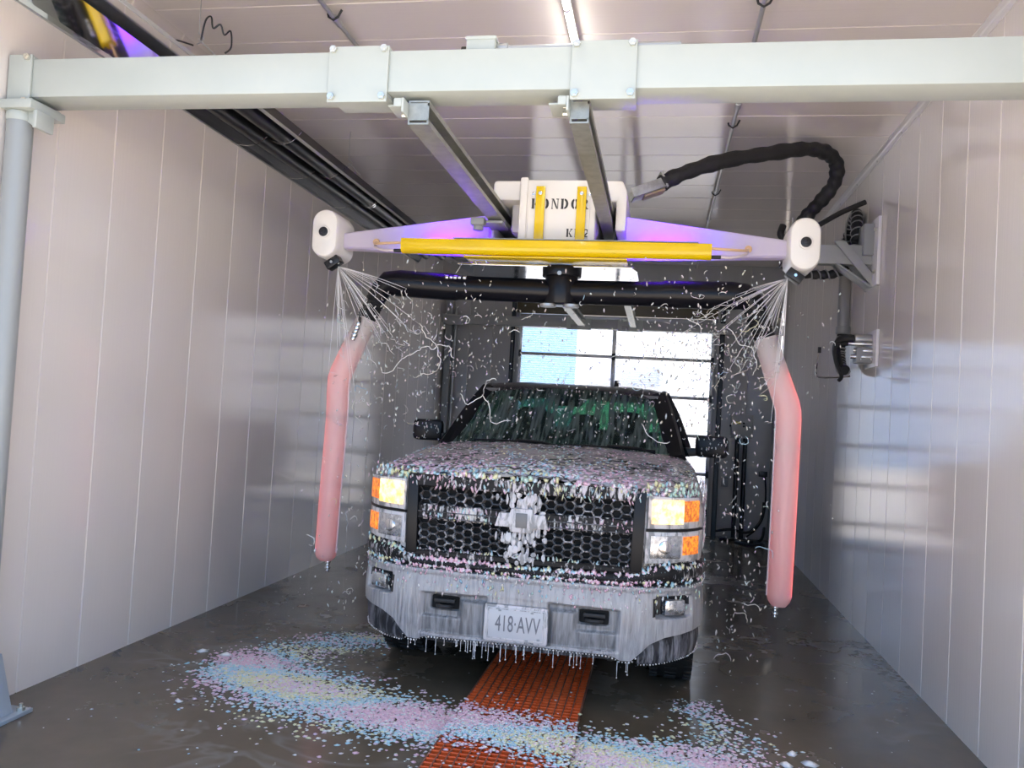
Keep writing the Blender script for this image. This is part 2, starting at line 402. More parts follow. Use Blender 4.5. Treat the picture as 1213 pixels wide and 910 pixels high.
jb = empty('junction_box', (-0.88, 3.64, BZ1), 0, 'small pale grey junction box and conduit on top of the front beam', 'junction box')
bm = NB(); box(bm, (-0.068, -0.05, 0.0), (0.068, 0.05, 0.065), 0.008); finish('box', bm, M['grey_paint'], jb)
bm = NB(); box(bm, (-0.073, -0.055, 0.060), (0.073, 0.055, 0.078), 0.007); finish('lid', bm, M['grey_paint'], jb)
bm = NB(); cyl(bm, (-0.068, 0, 0.03), (-0.10, 0, 0.03), 0.02, 12, 0.004); finish('gland', bm, M['black'], jb)
bm = NB(); cyl(bm, (0.068, 0, 0.04), (0.12, 0, 0.04), 0.022, 12, 0.004); finish('connector', bm, M['conduit'], jb)
T1('conduit', [(0.12, 0, 0.04), (0.9, 0, 0.04)], 0.013, M['conduit'], jb)
T1('conduit_run', [(0.9, 0.03, 0.045), (2.5, 0.06, 0.012)], 0.011, M['conduit'], jb)

# ------------------------------------------------------------------ guide rails
def c_rail(bm, x0, x1, z0, z1, y0, y1, open_right=True):
    t = 0.008; lip = 0.025
    if open_right:
        poly = [(x0, z0), (x1, z0), (x1, z0+lip), (x1-t, z0+lip), (x1-t, z0+t), (x0+t, z0+t), (x0+t, z1-t), (x1-t, z1-t), (x1-t, z1-lip), (x1, z1-lip), (x1, z1), (x0, z1)]
    prism(bm, poly, 1, y0, y1)
def rail(x0, x1, label):
    r = empty('guide_rail', ((x0+x1)/2, 7.6, 2.95), 0, label, 'rail', 'galvanised rails the gantry runs on')
    cx = (x0+x1)/2; h = (x1-x0)/2
    bm = NB(); c_rail(bm, -h, h, 0, 0.112, 3.60-7.6, 11.86-7.6); finish('channel', bm, M['galv'], r, smooth=False)
    for yy, s in ((3.62, 1), (11.72, -1)):
        bm = NB(); box(bm, (-h-0.012, yy-7.6-0.09, 0.035), (-h-0.001, yy-7.6+0.13, 0.10), 0.002); finish('clamp', bm, M['grey_paint'], r)
        bm = NB(); box(bm, (-h-0.10, yy-7.6-0.02, 0.085), (-h-0.012, yy-7.6+0.13, 0.095), 0.002); box(bm, (-h-0.05, yy-7.6-0.09, 0.06), (-h-0.012, yy-7.6-0.05, 0.10), 0.004); finish('clip', bm, M['grey_paint'], r)
        for bz in (0.05, 0.085):
            bm = NB(); cyl(bm, (-h-0.012, yy-7.6+0.0, bz), (-h-0.035, yy-7.6+0.0, bz), 0.011, 6); finish('bolt', bm, M['bolt'], r, smooth=False)
    bm = NB(); box(bm, (-h+0.008, 3.60-7.6, 0.02), (h, 3.604-7.6, 0.1)); finish('end_stop', bm, M['galv'], r)
    return r
rail(-1.207, -1.108, 'left galvanised overhead rail with grey cable gland beneath it')
rail(-0.452, -0.368, 'right galvanised overhead rail passing beside the lettered white housing')
rb = empty('rear_beam', (-0.79, 12.0, 2.93), 0, 'plain grey cross beam carrying the rail ends before the glazed door', 'steel beam')
B1('beam', (-2.5, 0, 0.0), (2.48, 0.16, 0.14), M['boom_shaded'], rb, 0.005)
for x in (-0.42, 0.33):
    B1('splice_plate', (x-0.18, -0.012, -0.025), (x+0.18, -0.001, 0.15), M['grey_paint'], rb, 0.003)
    B1('end_bracket', (x-0.12, -0.02, 0.0), (x-0.02, -0.0125, 0.05), M['grey_dark'], rb, 0.003)
B1('wall_bracket', (-2.46, -0.02, -0.02), (-2.2, -0.001, 0.12), M['grey_dark'], rb, 0.003)

# ------------------------------------------------------------------ the wash gantry
GX, GY = -0.745, 5.6
ga = empty('wash_gantry', (GX, GY, 2.0), 0, 'white wash gantry with yellow bar, purple lit arms and two hanging pink tubes', 'car wash machine')
def G(p): return Vector((p[0]-GX, p[1]-GY, p[2]-2.0))
def GBx(name, lo, hi, m, bev=0.004, parent=None, **k):
    return B1(name, tuple(G(lo)), tuple(G(hi)), m, parent or ga, bev, **k)
# housing: side lobes outside the rails and a body behind them, slots left free for the rails
GBx('housing', (-1.085, 5.62, 2.90), (-0.475, 6.5, 3.235), M['white_plastic'], 0.03)
bm = NB(); prism(bm, [(G((-1.198, 0, 0)).x, G((0, 0, 3.10)).z), (G((-1.198, 0, 0)).x, G((0, 0, 3.243)).z), (G((-0.95, 0, 0)).x, G((0, 0, 3.243)).z), (G((-0.95, 0, 0)).x, G((0, 0, 3.10)).z)], 1, G((0, 5.50, 0)).y, G((0, 6.5, 0)).y, 0.025)
finish('shoulder', bm, M['white_plastic'], ga)
bm = NB(); prism(bm, [(G((-0.50, 0, 0)).x, G((0, 0, 3.10)).z), (G((-0.50, 0, 0)).x, G((0, 0, 3.243)).z), (G((-0.31, 0, 0)).x, G((0, 0, 3.243)).z), (G((-0.275, 0, 0)).x, G((0, 0, 3.17)).z), (G((-0.275, 0, 0)).x, G((0, 0, 2.9)).z), (G((-0.345, 0, 0)).x, G((0, 0, 2.9)).z), (G((-0.345, 0, 0)).x, G((0, 0, 3.10)).z)], 1, G((0, 5.50, 0)).y, G((0, 6.5, 0)).y, 0.014)
finish('shoulder', bm, M['white_plastic'], ga)
GBx('side_cover', (-1.27, 5.62, 2.86), (-1.20, 6.5, 3.12), M['white_plastic'], 0.015)
GBx('slot_shade_plate', (-1.240, 5.66, 2.86), (-1.225, 6.5, 3.098), M['black'], 0.004)  # black plates put in for the shadow inside the rail slots
GBx('slot_shade_plate', (-0.362, 5.66, 2.86), (-0.348, 6.5, 3.098), M['black'], 0.004)
nose = GBx('nose_panel', (-1.0, 5.46, 2.78), (-0.475, 5.62, 3.238), M['white_plastic'], 0.022)
GBx('nose_rib', (-1.0, 5.448, 2.78), (-0.945, 5.475, 3.250), M['white_plastic'], 0.012)
bm = NB(); box(bm, G((-0.525, 5.452, 2.80)), G((-0.518, 5.462, 3.2)), 0.002); box(bm, G((-0.945, 5.452, 2.80)), G((-0.938, 5.462, 3.2)), 0.002)
finish('panel_seam', bm, M['white_plastic'], ga)
for sx_ in (-0.855, -0.575):
    s = GBx('strap', (sx_-0.032, 5.435, 2.70), (sx_+0.032, 5.451, 3.185), M['yellow'], 0.005)
    bm = NB(); cyl(bm, G((sx_, 5.434, 3.135)), G((sx_, 5.424, 3.135)), 0.014, 12, 0.003); finish('screw', bm, M['chromeish'], s)
for sx_ in (-0.905, -0.522):
    bm = NB(); cyl(bm, G((sx_, 5.46, 3.135)), G((sx_, 5.45, 3.135)), 0.013, 12, 0.003); finish('screw', bm, M['chromeish'], ga)
# lettering in a stencil slab face
def arc(cx, cz, rx, rz, a0, a1, t, n=10):
    o = [(cx+rx*math.cos(lerp(a0, a1, i/n)), cz+rz*math.sin(lerp(a0, a1, i/n))) for i in range(n+1)]
    q = [(cx+(rx-t)*math.cos(lerp(a1, a0, i/n)), cz+(rz-t*0.6)*math.sin(lerp(a1, a0, i/n))) for i in range(n+1)]
    return o+q
def glyph(ch):
    S = lambda x: [(x-0.02, 0), (x+0.28, 0), (x+0.28, 0.1), (x+0.26, 0.1), (x+0.26, 0.9), (x+0.28, 0.9), (x+0.28, 1), (x-0.04, 1), (x-0.04, 0.9), (x+0.0, 0.9), (x+0.0, 0.1), (x-0.04, 0.1)]
    if ch == 'K': return [S(0.0), [(0.30, 0.47), (0.62, 0.9), (0.52, 0.9), (0.52, 1), (0.82, 1), (0.82, 0.9), (0.72, 0.9), (0.42, 0.52)], [(0.30, 0.44), (0.44, 0.52), (0.74, 0.1), (0.84, 0.1), (0.84, 0), (0.48, 0), (0.48, 0.1), (0.54, 0.1)]]
    if ch == 'O': return [arc(0.38, 0.5, 0.38, 0.5, PI/2+0.12, 1.5*PI-0.12, 0.28), arc(0.44, 0.5, 0.38, 0.5, -PI/2+0.12, PI/2-0.12, 0.28)]
    if ch == 'N': return [[(0.0, 0), (0.18, 0), (0.18, 0.08), (0.13, 0.08), (0.13, 0.8), (0.05, 0.92), (0.05, 0.08), (0, 0.08)], [(0, 1), (0.26, 1), (0.66, 0.2), (0.66, 0), (0.58, 0), (0.10, 0.92), (0, 0.92)], [(0.54, 1), (0.84, 1), (0.84, 0.92), (0.77, 0.92), (0.77, 0.0), (0.69, 0.0), (0.69, 0.92), (0.54, 0.92)]]
    if ch == 'D': return [S(0.0), arc(0.34, 0.5, 0.46, 0.5, -PI/2+0.04, PI/2-0.04, 0.27)]
    if ch == 'R': return [S(0.0), arc(0.34, 0.73, 0.40, 0.27, -PI/2+0.04, PI/2-0.04, 0.25), [(0.32, 0.44), (0.5, 0.44), (0.72, 0.08), (0.84, 0.08), (0.84, 0), (0.56, 0)]]
    if ch == 'L': return [S(0.0), [(0.30, 0), (0.72, 0), (0.72, 0.34), (0.64, 0.34), (0.58, 0.1), (0.30, 0.1)]]
    if ch == '2': return [arc(0.36, 0.70, 0.34, 0.30, -0.3, PI-0.1, 0.20), [(0.04, 0.0), (0.72, 0.0), (0.72, 0.22), (0.66, 0.22), (0.62, 0.14), (0.30, 0.14), (0.70, 0.58), (0.50, 0.58), (0.04, 0.14)]]
def letters(txt, x, z, h, pitch, y):
    for k, ch in enumerate(txt):
        bm = NB()
        for poly in glyph(ch):
            prism(bm, [(G((x+k*pitch+p[0]*h*0.86, 0, 0)).x, G((0, 0, z+p[1]*h)).z) for p in poly], 1, G((0, y-0.002, 0)).y, G((0, y+0.0015, 0)).y)
        finish('letter', bm, M['ink'], nose, smooth=False)
letters('KONDOR', -0.914, 3.035, 0.070, 0.067, 5.460)
letters('KL2', -0.667, 2.845, 0.056, 0.056, 5.460)
# black handle and hoses on top
bm = NB()
tube(bm, smooth_path([G((-0.93, 5.7, 3.235)), G((-0.83, 5.7, 3.278)), G((-0.66, 5.7, 3.285)), G((-0.50, 5.7, 3.27)), G((-0.44, 5.7, 3.235))]), 0.011, 8)
tube(bm, smooth_path([G((-0.95, 5.8, 3.24)), G((-0.78, 5.8, 3.27)), G((-0.62, 5.8, 3.27)), G((-0.47, 5.8, 3.24))]), 0.010, 8)
box(bm, G((-0.92, 5.66, 3.232)), G((-0.47, 5.9, 3.25)), 0.004)
for x in (-0.80, -0.77, -0.56, -0.53): cyl(bm, G((x, 5.69, 3.25)), G((x, 5.69, 3.295)), 0.012, 8)
finish('top_hoses', bm, M['black'], ga)
GBx('slot_shade_floor', (-1.24, 5.75, 2.86), (-0.35, 6.5, 2.89), M['black'])  # black sheet for the shade at the slot bottoms
GBx('yellow_clip', (-0.72, 5.95, 3.236), (-0.5, 6.05, 3.275), M['yellow'], 0.006)
GBx('cable_gland', (-1.31, 5.34, 2.893), (-1.215, 5.42, 2.945), M['grey_dark'], 0.01)
bm = NB(); cyl(bm, G((-1.26, 5.38, 2.893)), G((-1.26, 5.38, 2.862)), 0.036, 16, 0.006); finish('gland_nut', bm, M['grey_dark'], ga)
GBx('gland_arm', (-1.26, 5.40, 2.918), (-1.10, 5.62, 2.938), M['grey_dark'], 0.004)
# yellow bar (flat top, round belly) and thin plate under it
prof = [(0.0, 0.05), (0.0, 0.046)]
poly = [(5.27, 2.779), (5.36, 2.779)] + [(5.315+0.048*math.cos(a), 2.725+0.045*math.sin(a)) for a in [0.25*-0+ -PI*k/12 for k in range(0, 13)]]
bm = NB(); prism(bm, [(p[0]-GY, p[1]-2.0) for p in poly], 0, G((-1.765, 0, 0)).x, G((0.284, 0, 0)).x, 0.004)
bar = finish('yellow_bar', bm, M['yellow'], ga, angle=40)
GBx('drip_plate', (-1.33, 5.29, 2.664), (-0.245, 5.5, 2.674), M['yellow'], 0.002)
bm = NB(); box(bm, G((-1.40, 5.262, 2.7815)), G((0.2, 5.36, 2.786)), 0.001); finish('trim_strip', bm, M['grey_dark'], bar)
# arms, hollow milky plastic lit from inside
def arm(s):
    tipx, rootx = (0.80, -0.27) if s > 0 else (-2.29, -1.22)
    zt0, zb0, zt1, zb1 = 3.005, 2.735, 2.862, 2.752
    n = 16; rows = []
    for i in range(n+1):
        t = i/n; x = lerp(rootx, tipx, t); zt = lerp(zt0, zt1, t); zb = lerp(zb0, zb1, t); y0 = 5.53; y1 = lerp(5.70, 5.64, t)
        c = 0.012
        rows.append([G((x, y0+c, zb)), G((x, y0, zb+c)), G((x, y0, lerp(zb, zt, 0.33))), G((x, y0, lerp(zb, zt, 0.66))), G((x, y0, zt-c)), G((x, y0+c, zt)), G((x, y1-c, zt)), G((x, y1, zt-c)), G((x, y1, zb+c)), G((x, y1-c, zb))])
    bm = NB(); V = grid(bm, rows, close=True); bm.faces.new(V[0]); bm.faces.new(V[-1][::-1])
    bmesh.ops.recalc_face_normals(bm, faces=bm.faces)
    a = finish('arm', bm, M['arm'], ga); a['label'] = 'tapered white arm glowing purple towards the housing'
    x0, x1 = (-0.20, 0.18) if s > 0 else (-1.31, -1.66)
    bm = NB(); box(bm, G((min(x0, x1), 5.575, 2.80)), G((max(x0, x1), 5.60, 2.835))); finish('purple_light', bm, M['uv_led'], a)
    # capsule-shaped head with a black eye and a spray nozzle below
    hx, hz = (0.868, 2.818) if s > 0 else (-2.374, 2.832)
    rx, rz = 0.098, 0.172
    def ring(y, k):
        o = []
        for j in range(32):
            t = 2*PI*j/32; ca, sa = math.cos(t), math.sin(t)
            o.append(G((hx+(rx*k)*ca, y, hz+((rz-rx) if sa > 0 else -(rz-rx) if sa < 0 else 0)+(rx*k)*sa)))
        return o
    dx = 0.10*(-s)
    yy = [(5.40, 0.0), (5.40, 0.8), (5.405, 0.9), (5.42, 0.97), (5.445, 1.0), (5.70, 1.0), (5.73, 0.95), (5.74, 0.8), (5.74, 0.0)]
    bm = NB(); V = grid(bm, [ring(y_, k_ if k_ else 0.01) for y_, k_ in yy], close=True); bm.faces.new(V[0]); bm.faces.new(V[-1])
    bmesh.ops.recalc_face_normals(bm, faces=bm.faces)
    hd = finish('arm_head', bm, M['white_plastic'], a)
    bm = NB(); cyl(bm, G((hx, 5.402, hz+0.005)), G((hx, 5.385, hz+0.005)), 0.044, 24, 0.004); finish('eye_rim', bm, M['white_plastic'], a)
    bm = NB(); cyl(bm, G((hx, 5.386, hz+0.005)), G((hx, 5.378, hz+0.005)), 0.034, 20, 0.004); cyl(bm, G((hx, 5.379, hz+0.005)), G((hx, 5.37, hz+0.005)), 0.014, 12, 0.003); finish('eye', bm, M['black'], a)
    nx = hx-s*0.045; nz = hz-0.195
    R_ = Matrix.Translation(G((nx, 5.50, nz))) @ Matrix.Rotation(s*0.6, 4, 'Y')
    bm = NB(); box(bm, (-0.055, -0.045, -0.03), (0.055, 0.045, 0.03), 0.006, R_); finish('nozzle', bm, M['black'], a)
    bm = NB(); cyl(bm, R_ @ Vector((0, -0.046, 0)), R_ @ Vector((0, -0.054, 0)), 0.010, 10); finish('nozzle_screw', bm, M['chromeish'], a)
    # small hoses from the bar end to the arm
    bx = 0.284 if s > 0 else -1.765; tx = 0.53 if s > 0 else -2.03
    bm = NB(); tube(bm, smooth_path([G((bx, 5.315, 2.755)), G((lerp(bx, tx, 0.5), 5.33, 2.752)), G((lerp(bx, tx, 0.9), 5.42, 2.768)), G((tx, 5.532, 2.80))]), 0.009, 8); cyl(bm, G((tx, 5.535, 2.80)), G((tx, 5.515, 2.798)), 0.024, 14, 0.004); finish('hose', bm, M['tan_tube'], a)
    bm = NB(); tube(bm, smooth_path([G((bx+s*0.06, 5.315, 2.70)), G((lerp(bx, tx, 0.55), 5.34, 2.705)), G((lerp(bx, tx, 0.9), 5.43, 2.745)), G((tx, 5.53, 2.785))]), 0.009, 8); finish('hose', bm, M['clear_tube'], a)
    bm = NB(); cyl(bm, G((bx, 5.315, 2.70)), G((bx+s*0.06, 5.315, 2.70)), 0.012, 10, 0.003); finish('fitting', bm, M['black'], a)
arm(-1); arm(1)
# underside tray, hub, black manifold
bm = NB(); prism(bm, [(G((-1.42, 0, 0)).x, 5.50-GY), (G((-0.215, 0, 0)).x, 5.50-GY), (G((-0.185, 0, 0)).x, 5.62-GY), (G((-0.185, 0, 0)).x, 6.0-GY), (G((-0.26, 0, 0)).x, 6.35-GY), (G((-1.42, 0, 0)).x, 6.35-GY)], 2, 0.648, 0.662, 0.003)
finish('under_tray', bm, M['steel'], ga, angle=20)
bm = NB()
cyl(bm, G((-0.70, 5.60, 2.66)), G((-0.70, 5.60, 2.592)), 0.135, 32, 0.008); cyl(bm, G((-0.70, 5.60, 2.60)), G((-0.70, 5.60, 2.40)), 0.112, 28, 0.01)
finish('hub', bm, M['black_gloss'], ga)
bm = NB(); cyl(bm, G((-0.70, 5.465, 2.60)), G((-0.70, 5.455, 2.60)), 0.016, 6); finish('hub_bolt', bm, M['conduit'], ga)
bm = NB(); cyl(bm, G((-0.78, 5.56, 2.40)), G((-0.78, 5.56, 2.382)), 0.055, 16); cyl(bm, G((-0.62, 5.56, 2.40)), G((-0.62, 5.56, 2.382)), 0.055, 16); finish('hub_flange', bm, M['conduit'], ga)
def side_pipe(s):
    if s < 0: P = [(-0.70, 5.6, 2.492), (-1.30, 5.6, 2.50), (-1.42, 5.6, 2.502), (-1.45, 5.6, 2.502), (-1.86, 5.6, 2.520), (-1.95, 5.6, 2.515), (-2.00, 5.6, 2.47), (-2.035, 5.6, 2.40)]
    else: P = [(-0.70, 5.6, 2.492), (-0.12, 5.6, 2.495), (-0.02, 5.6, 2.497), (0.01, 5.6, 2.498), (0.44, 5.6, 2.50), (0.53, 5.6, 2.495), (0.585, 5.6, 2.45), (0.615, 5.6, 2.38)]
    R = [0.084, 0.084, 0.087, 0.094, 0.095, 0.090, 0.076, 0.068]
    bm = NB(); tube(bm, [G(p) for p in P], R, 24); o = finish('manifold_pipe', bm, M['black_gloss'], ga)
    if s < 0:
        bm = NB()
        for k, x in enumerate((-1.50, -1.47, -1.44, -1.41, -1.375)): cyl(bm, G((x, 5.50, 2.555)), G((x+0.022, 5.50, 2.555)), 0.012 if k % 2 else 0.016, 10, 0.002)
        finish('brass_coupler', bm, M['chromeish'], o)
    # corrugated sleeve down to the tube
    a, b = ((-2.01, 5.6, 2.46), (-2.10, 5.6, 2.25)) if s < 0 else ((0.59, 5.6, 2.42), (0.672, 5.6, 2.22))
    a, b = Vector(a), Vector(b); pts = []; rs = []
    for k in range(25):
        pts.append(G(lerp(a, b, k/24))); rs.append(0.066+0.006*(k % 2))
    bm = NB(); tube(bm, pts, rs, 20); sl = finish('corrugated_sleeve', bm, M['hose'], ga)
    # hanging foam tube
    if s < 0: L = [(-2.085, 2.262), (-2.18, 2.055), (-2.262, 1.86), (-2.274, 1.82), (-2.276, 1.78), (-2.27, 1.54), (-2.285, 1.0), (-2.292, 0.57), (-2.293, 0.535), (-2.293, 0.51)]
    else: L = [(0.672, 2.225), (0.75, 2.0), (0.826, 1.80), (0.838, 1.75), (0.841, 1.70), (0.841, 1.51), (0.838, 1.0), (0.832, 0.55), (0.831, 0.515), (0.83, 0.485)]
    R = [0.076, 0.079, 0.081, 0.081, 0.081, 0.080, 0.079, 0.078, 0.068, 0.045]
    Lp = [G((x, 5.6, z)) for x, z in L]
    bm = NB(); tube(bm, Lp, R, 28, cap=True); lg = finish('foam_tube', bm, M['leg'], ga, angle=50); lg['label'] = 'milky hanging tube glowing red along its outer side'
    off = Vector((s*0.060, -0.022, 0))
    bm = NB(); tube(bm, [p+off for p in Lp[1:8]], 0.010, 8); finish('red_light', bm, M['red_led'], lg)
    bm = NB(); jx, jz = L[5]; cyl(bm, G((jx, 5.6, jz+0.004)), G((jx, 5.6, jz-0.004)), 0.0825, 28); finish('joint_ring', bm, M['leg'], lg)
    bm = NB(); x, z = L[-1]; xx = x-s*0.02
    for k, r_ in enumerate((0.02, 0.013, 0.02, 0.012)): cyl(bm, G((xx, 5.6, z-0.02*k)), G((xx, 5.6, z-0.02*(k+1))), r_, 10, 0.003)
    finish('tip_fitting', bm, M['chromeish'], lg)
    bm = NB(); tube(bm, [p + Vector((-s*0.081, -0.01, 0)) for p in Lp[1:8]], 0.006, 6); finish('spray_line', bm, M['clear_tube'], lg)
    if s < 0:
        bm = NB(); tube(bm, smooth_path([G((-2.05, 5.51, 2.38)), G((-2.10, 5.50, 2.28)), G((-2.115, 5.51, 2.22))]), 0.011, 8); finish('feed_hose', bm, M['black'], lg)
        bm = NB()
        for k in range(5):
            a_ = Vector((-2.118-0.008*k, 5.512, 2.22-0.026*k)); cyl(bm, G(a_), G(a_+Vector((-0.008, 0, -0.024))), 0.018 if k % 2 == 0 else 0.023, 10, 0.003)
        finish('quick_coupler', bm, M['chromeish'], lg)
side_pipe(-1); side_pipe(1)

# ------------------------------------------------------------------ drag hose and its wall arm
hs = empty('drag_hose', (-0.05, 6.0, 3.3), 0, 'thick black sleeved hose arching from the white housing to the wall arm', 'hose')
def H_(p): return Vector((p[0]+0.05, p[1]-6.0, p[2]-3.3))
hp = [(-0.06, 5.95, 3.35), (0.10, 6.02, 3.45), (0.38, 6.15, 3.58), (0.72, 6.35, 3.70), (1.02, 6.55, 3.80), (1.20, 6.70, 3.82), (1.30, 6.80, 3.76), (1.31, 6.9, 3.64), (1.24, 7.0, 3.53), (1.16, 7.1, 3.44), (1.11, 7.18, 3.36)]
sp = smooth_path([H_(p) for p in hp], 7); rs = [0.056+0.005*math.sin(i*1.7)+0.003*math.sin(i*0.6) for i in range(len(sp))]
bm = NB(); tube(bm, sp, rs, 16); finish('sleeve', bm, M['hose'], hs)
br = empty('hose_bracket', (-0.2, 5.92, 3.24), 0, 'sloping pale metal bracket holding the black hose on the white housing', 'bracket')
Rm = Matrix.Rotation(-0.42, 4, 'Y') @ Matrix.Rotation(0.25, 4, 'Z')
bm = NB(); box(bm, (-0.06, -0.06, 0.0), (0.20, -0.052, 0.075), 0.002, Rm); box(bm, (-0.06, -0.06, 0.0), (0.20, 0.06, 0.008), 0.002, Rm); box(bm, (-0.06, 0.052, 0.0), (0.20, 0.06, 0.075), 0.002, Rm); finish('cradle', bm, M['galv'], br)
bm = NB(); box(bm, (0.02, -0.045, -0.016), (0.18, 0.045, -0.001), 0.003, Rm); finish('wood_insert', bm, mat('tan_block', (0.35, 0.27, 0.14), 0.5), br)
bm = NB(); box(bm, (0.19, -0.066, -0.005), (0.205, 0.066, 0.12), 0.003, Rm); finish('clamp', bm, M['galv'], br)
wa = empty('hose_boom', (XR, 7.2, 3.1), 0, 'grey steel arm with diagonal braces standing out from the right wall', 'bracket')
def A_(p): return Vector((p[0]-XR, p[1]-7.2, p[2]-3.1))
B1('arm', tuple(A_((1.0, 7.15, 3.03))), tuple(A_((1.69, 7.26, 3.19))), M['boom_shaded'], wa, 0.004)
B1('wall_plate', tuple(A_((1.68, 6.99, 2.84))), tuple(A_((1.708, 7.42, 3.40))), M['trim'], wa, 0.003)
B1('wall_channel', tuple(A_((1.60, 7.10, 3.10))), tuple(A_((1.68, 7.30, 3.36))), M['grey_dark'], wa, 0.003)
for yy in (7.13, 7.28):
    bm = NB(); prism(bm, [tuple(A_((x, 0, z)))[::2] for x, z in ((1.37, 3.215), (1.46, 3.215), (1.68, 2.95), (1.68, 2.84))], 1, A_((0, yy-0.012, 0)).y, A_((0, yy+0.002, 0)).y, 0.002)
    finish('brace', bm, M['boom_shaded'], wa)
bm = NB(); prism(bm, [tuple(A_((x, 0, z)))[::2] for x, z in ((1.39, 3.03), (1.41, 3.03), (1.69, 2.84), (1.66, 2.835))], 1, A_((0, 7.12, 0)).y, A_((0, 7.29, 0)).y, 0.002); finish('brace_web', bm, M['grey_dark'], wa)
for z in (2.95, 3.30):
    for y in (7.04, 7.37):
        bm = NB(); cyl(bm, A_((1.68, y, z)), A_((1.66, y, z)), 0.016, 6); finish('bolt', bm, M['bolt'], wa, smooth=False)
bm = NB()   # open wire clamp that grips the hose end
for z in (3.25, 3.35): tube(bm, [A_(p) for p in ((1.03, 7.10, z), (1.18, 7.10, z+0.01), (1.18, 7.28, z+0.01), (1.03, 7.28, z), (1.03, 7.10, z))], 0.008, 6)
for x in (1.03, 1.18): tube(bm, [A_((x, 7.10, 3.17)), A_((x, 7.10, 3.40))], 0.008, 6)
finish('hose_clamp', bm, M['conduit'], wa)
B1('clamp_foot', tuple(A_((1.02, 7.12, 3.19))), tuple(A_((1.16, 7.26, 3.215))), M['black'], wa, 0.003)
cb = empty('cable', (1.2, 7.2, 3.3), 0, 'thin black cable sloping up behind the right white arm head', 'cable')
bm = NB(); tube(bm, smooth_path([(-0.22, 0, -0.08), (0.0, 0, 0.03), (0.22, 0.02, 0.17), (0.43, 0.04, 0.275)]), 0.022, 10); tube(bm, smooth_path([(-0.2, 0, -0.08), (-0.25, 0, -0.02), (-0.23, 0.02, 0.06)]), 0.03, 10); finish('jacket', bm, M['rubber'], cb)
wc = empty('riser_conduit', (1.63, 7.95, 2.5), 0, 'grey pipe run up the right wall with black spiral hose at each end', 'conduit')
def C_(p): return Vector((p[0]-1.63, p[1]-7.95, p[2]-2.5))
T1('pipe', [C_((1.64, 7.95, 2.56)), C_((1.64, 7.95, 3.30))], 0.055, M['pvc'], wc, 20)
bm = NB(); cyl(bm, C_((1.64, 7.95, 2.53)), C_((1.64, 7.95, 2.60)), 0.066, 20, 0.008); finish('coupling', bm, M['pvc'], wc)
def spiral(name, pts, r, parent, turns):
    sp = smooth_path(pts, 10); bm = NB()
    n = len(sp); tube(bm, sp, [r+0.006*math.sin(i/n*turns*2*PI) for i in range(n)], 12)
    hoseo = finish(name, bm, M['rubber'], parent)
    bm = NB(); hel = []
    tot = turns*10
    for i in range(tot+1):
        t = i/tot*(n-1); k = min(int(t), n-2); p = sp[k].lerp(sp[k+1], t-k); d = sp[k+1]-sp[k]; x, y = frame_from(d); a = i/10*2*PI
        hel.append(p+(r+0.004)*(math.cos(a)*x+math.sin(a)*y))
    tube(bm, hel, 0.007, 5); finish('spiral_wrap', bm, M['pvc'], hoseo)
spiral('spiral_hose', [C_((1.64, 7.95, 3.28)), C_((1.63, 7.85, 3.40)), C_((1.645, 7.75, 3.52)), C_((1.64, 7.60, 3.56)), C_((1.62, 7.48, 3.44)), C_((1.60, 7.36, 3.26))], 0.045, wc, 14)
spiral('spiral_hose', [C_((1.60, 7.36, 3.26)), C_((1.50, 7.38, 3.02)), C_((1.30, 7.36, 2.97)), C_((1.10, 7.33, 2.99)), C_((0.98, 7.30, 3.05))], 0.036, wc, 12)
spiral('spiral_hose', [C_((1.64, 7.95, 2.55)), C_((1.62, 7.93, 2.42)), C_((1.61, 7.88, 2.30)), C_((1.60, 7.75, 2.20)), C_((1.585, 7.55, 2.17))], 0.042, wc, 14)
bm = NB(); tube(bm, smooth_path([C_((1.66, 7.62, 3.62)), C_((1.58, 7.60, 3.55)), C_((1.57, 7.68, 3.42)), C_((1.60, 7.74, 3.30))]), 0.008, 6); finish('bare_wire', bm, M['conduit'], wc)
vs = empty('valve_station', (XR, 7.1, 2.3), 0, 'cluster of hose fittings on a small white plate on the right wall', 'valve station')
def V_(p): return Vector((p[0]-XR, p[1]-7.1, p[2]-2.3))
B1('back_plate', tuple(V_((1.685, 6.93, 2.17))), tuple(V_((1.708, 7.30, 2.47))), M['trim'], vs, 0.003)
bm = NB(); cyl(bm, V_((1.685, 7.08, 2.40)), V_((1.55, 7.08, 2.40)), 0.042, 14, 0.006); finish('outlet', bm, M['conduit'], vs)
bm = NB(); tube(bm, smooth_path([V_((1.55, 7.08, 2.40)), V_((1.47, 7.10, 2.40)), V_((1.44, 7.16, 2.36)), V_((1.46, 7.3, 2.30)), V_((1.52, 7.45, 2.22))]), 0.034, 10); finish('elbow_hose', bm, M['rubber'], vs)
bm = NB(); box(bm, V_((1.56, 7.02, 2.20)), V_((1.685, 7.16, 2.33)), 0.01); finish('valve_body', bm, M['pvc'], vs)
for z, x1 in ((2.355, 1.50), (2.30, 1.54), (2.25, 1.52)):
    bm = NB(); cyl(bm, V_((1.685, 7.02, z)), V_((x1, 7.05, z)), 0.016, 10, 0.003); finish('fitting', bm, M['chromeish'], vs)
bm = NB(); tube(bm, smooth_path([V_((1.50, 7.06, 2.355)), V_((1.42, 7.12, 2.33)), V_((1.43, 7.16, 2.22)), V_((1.48, 7.16, 2.10)), V_((1.47, 7.2, 2.06))]), 0.016, 8); finish('thin_hose', bm, M['rubber'], vs)
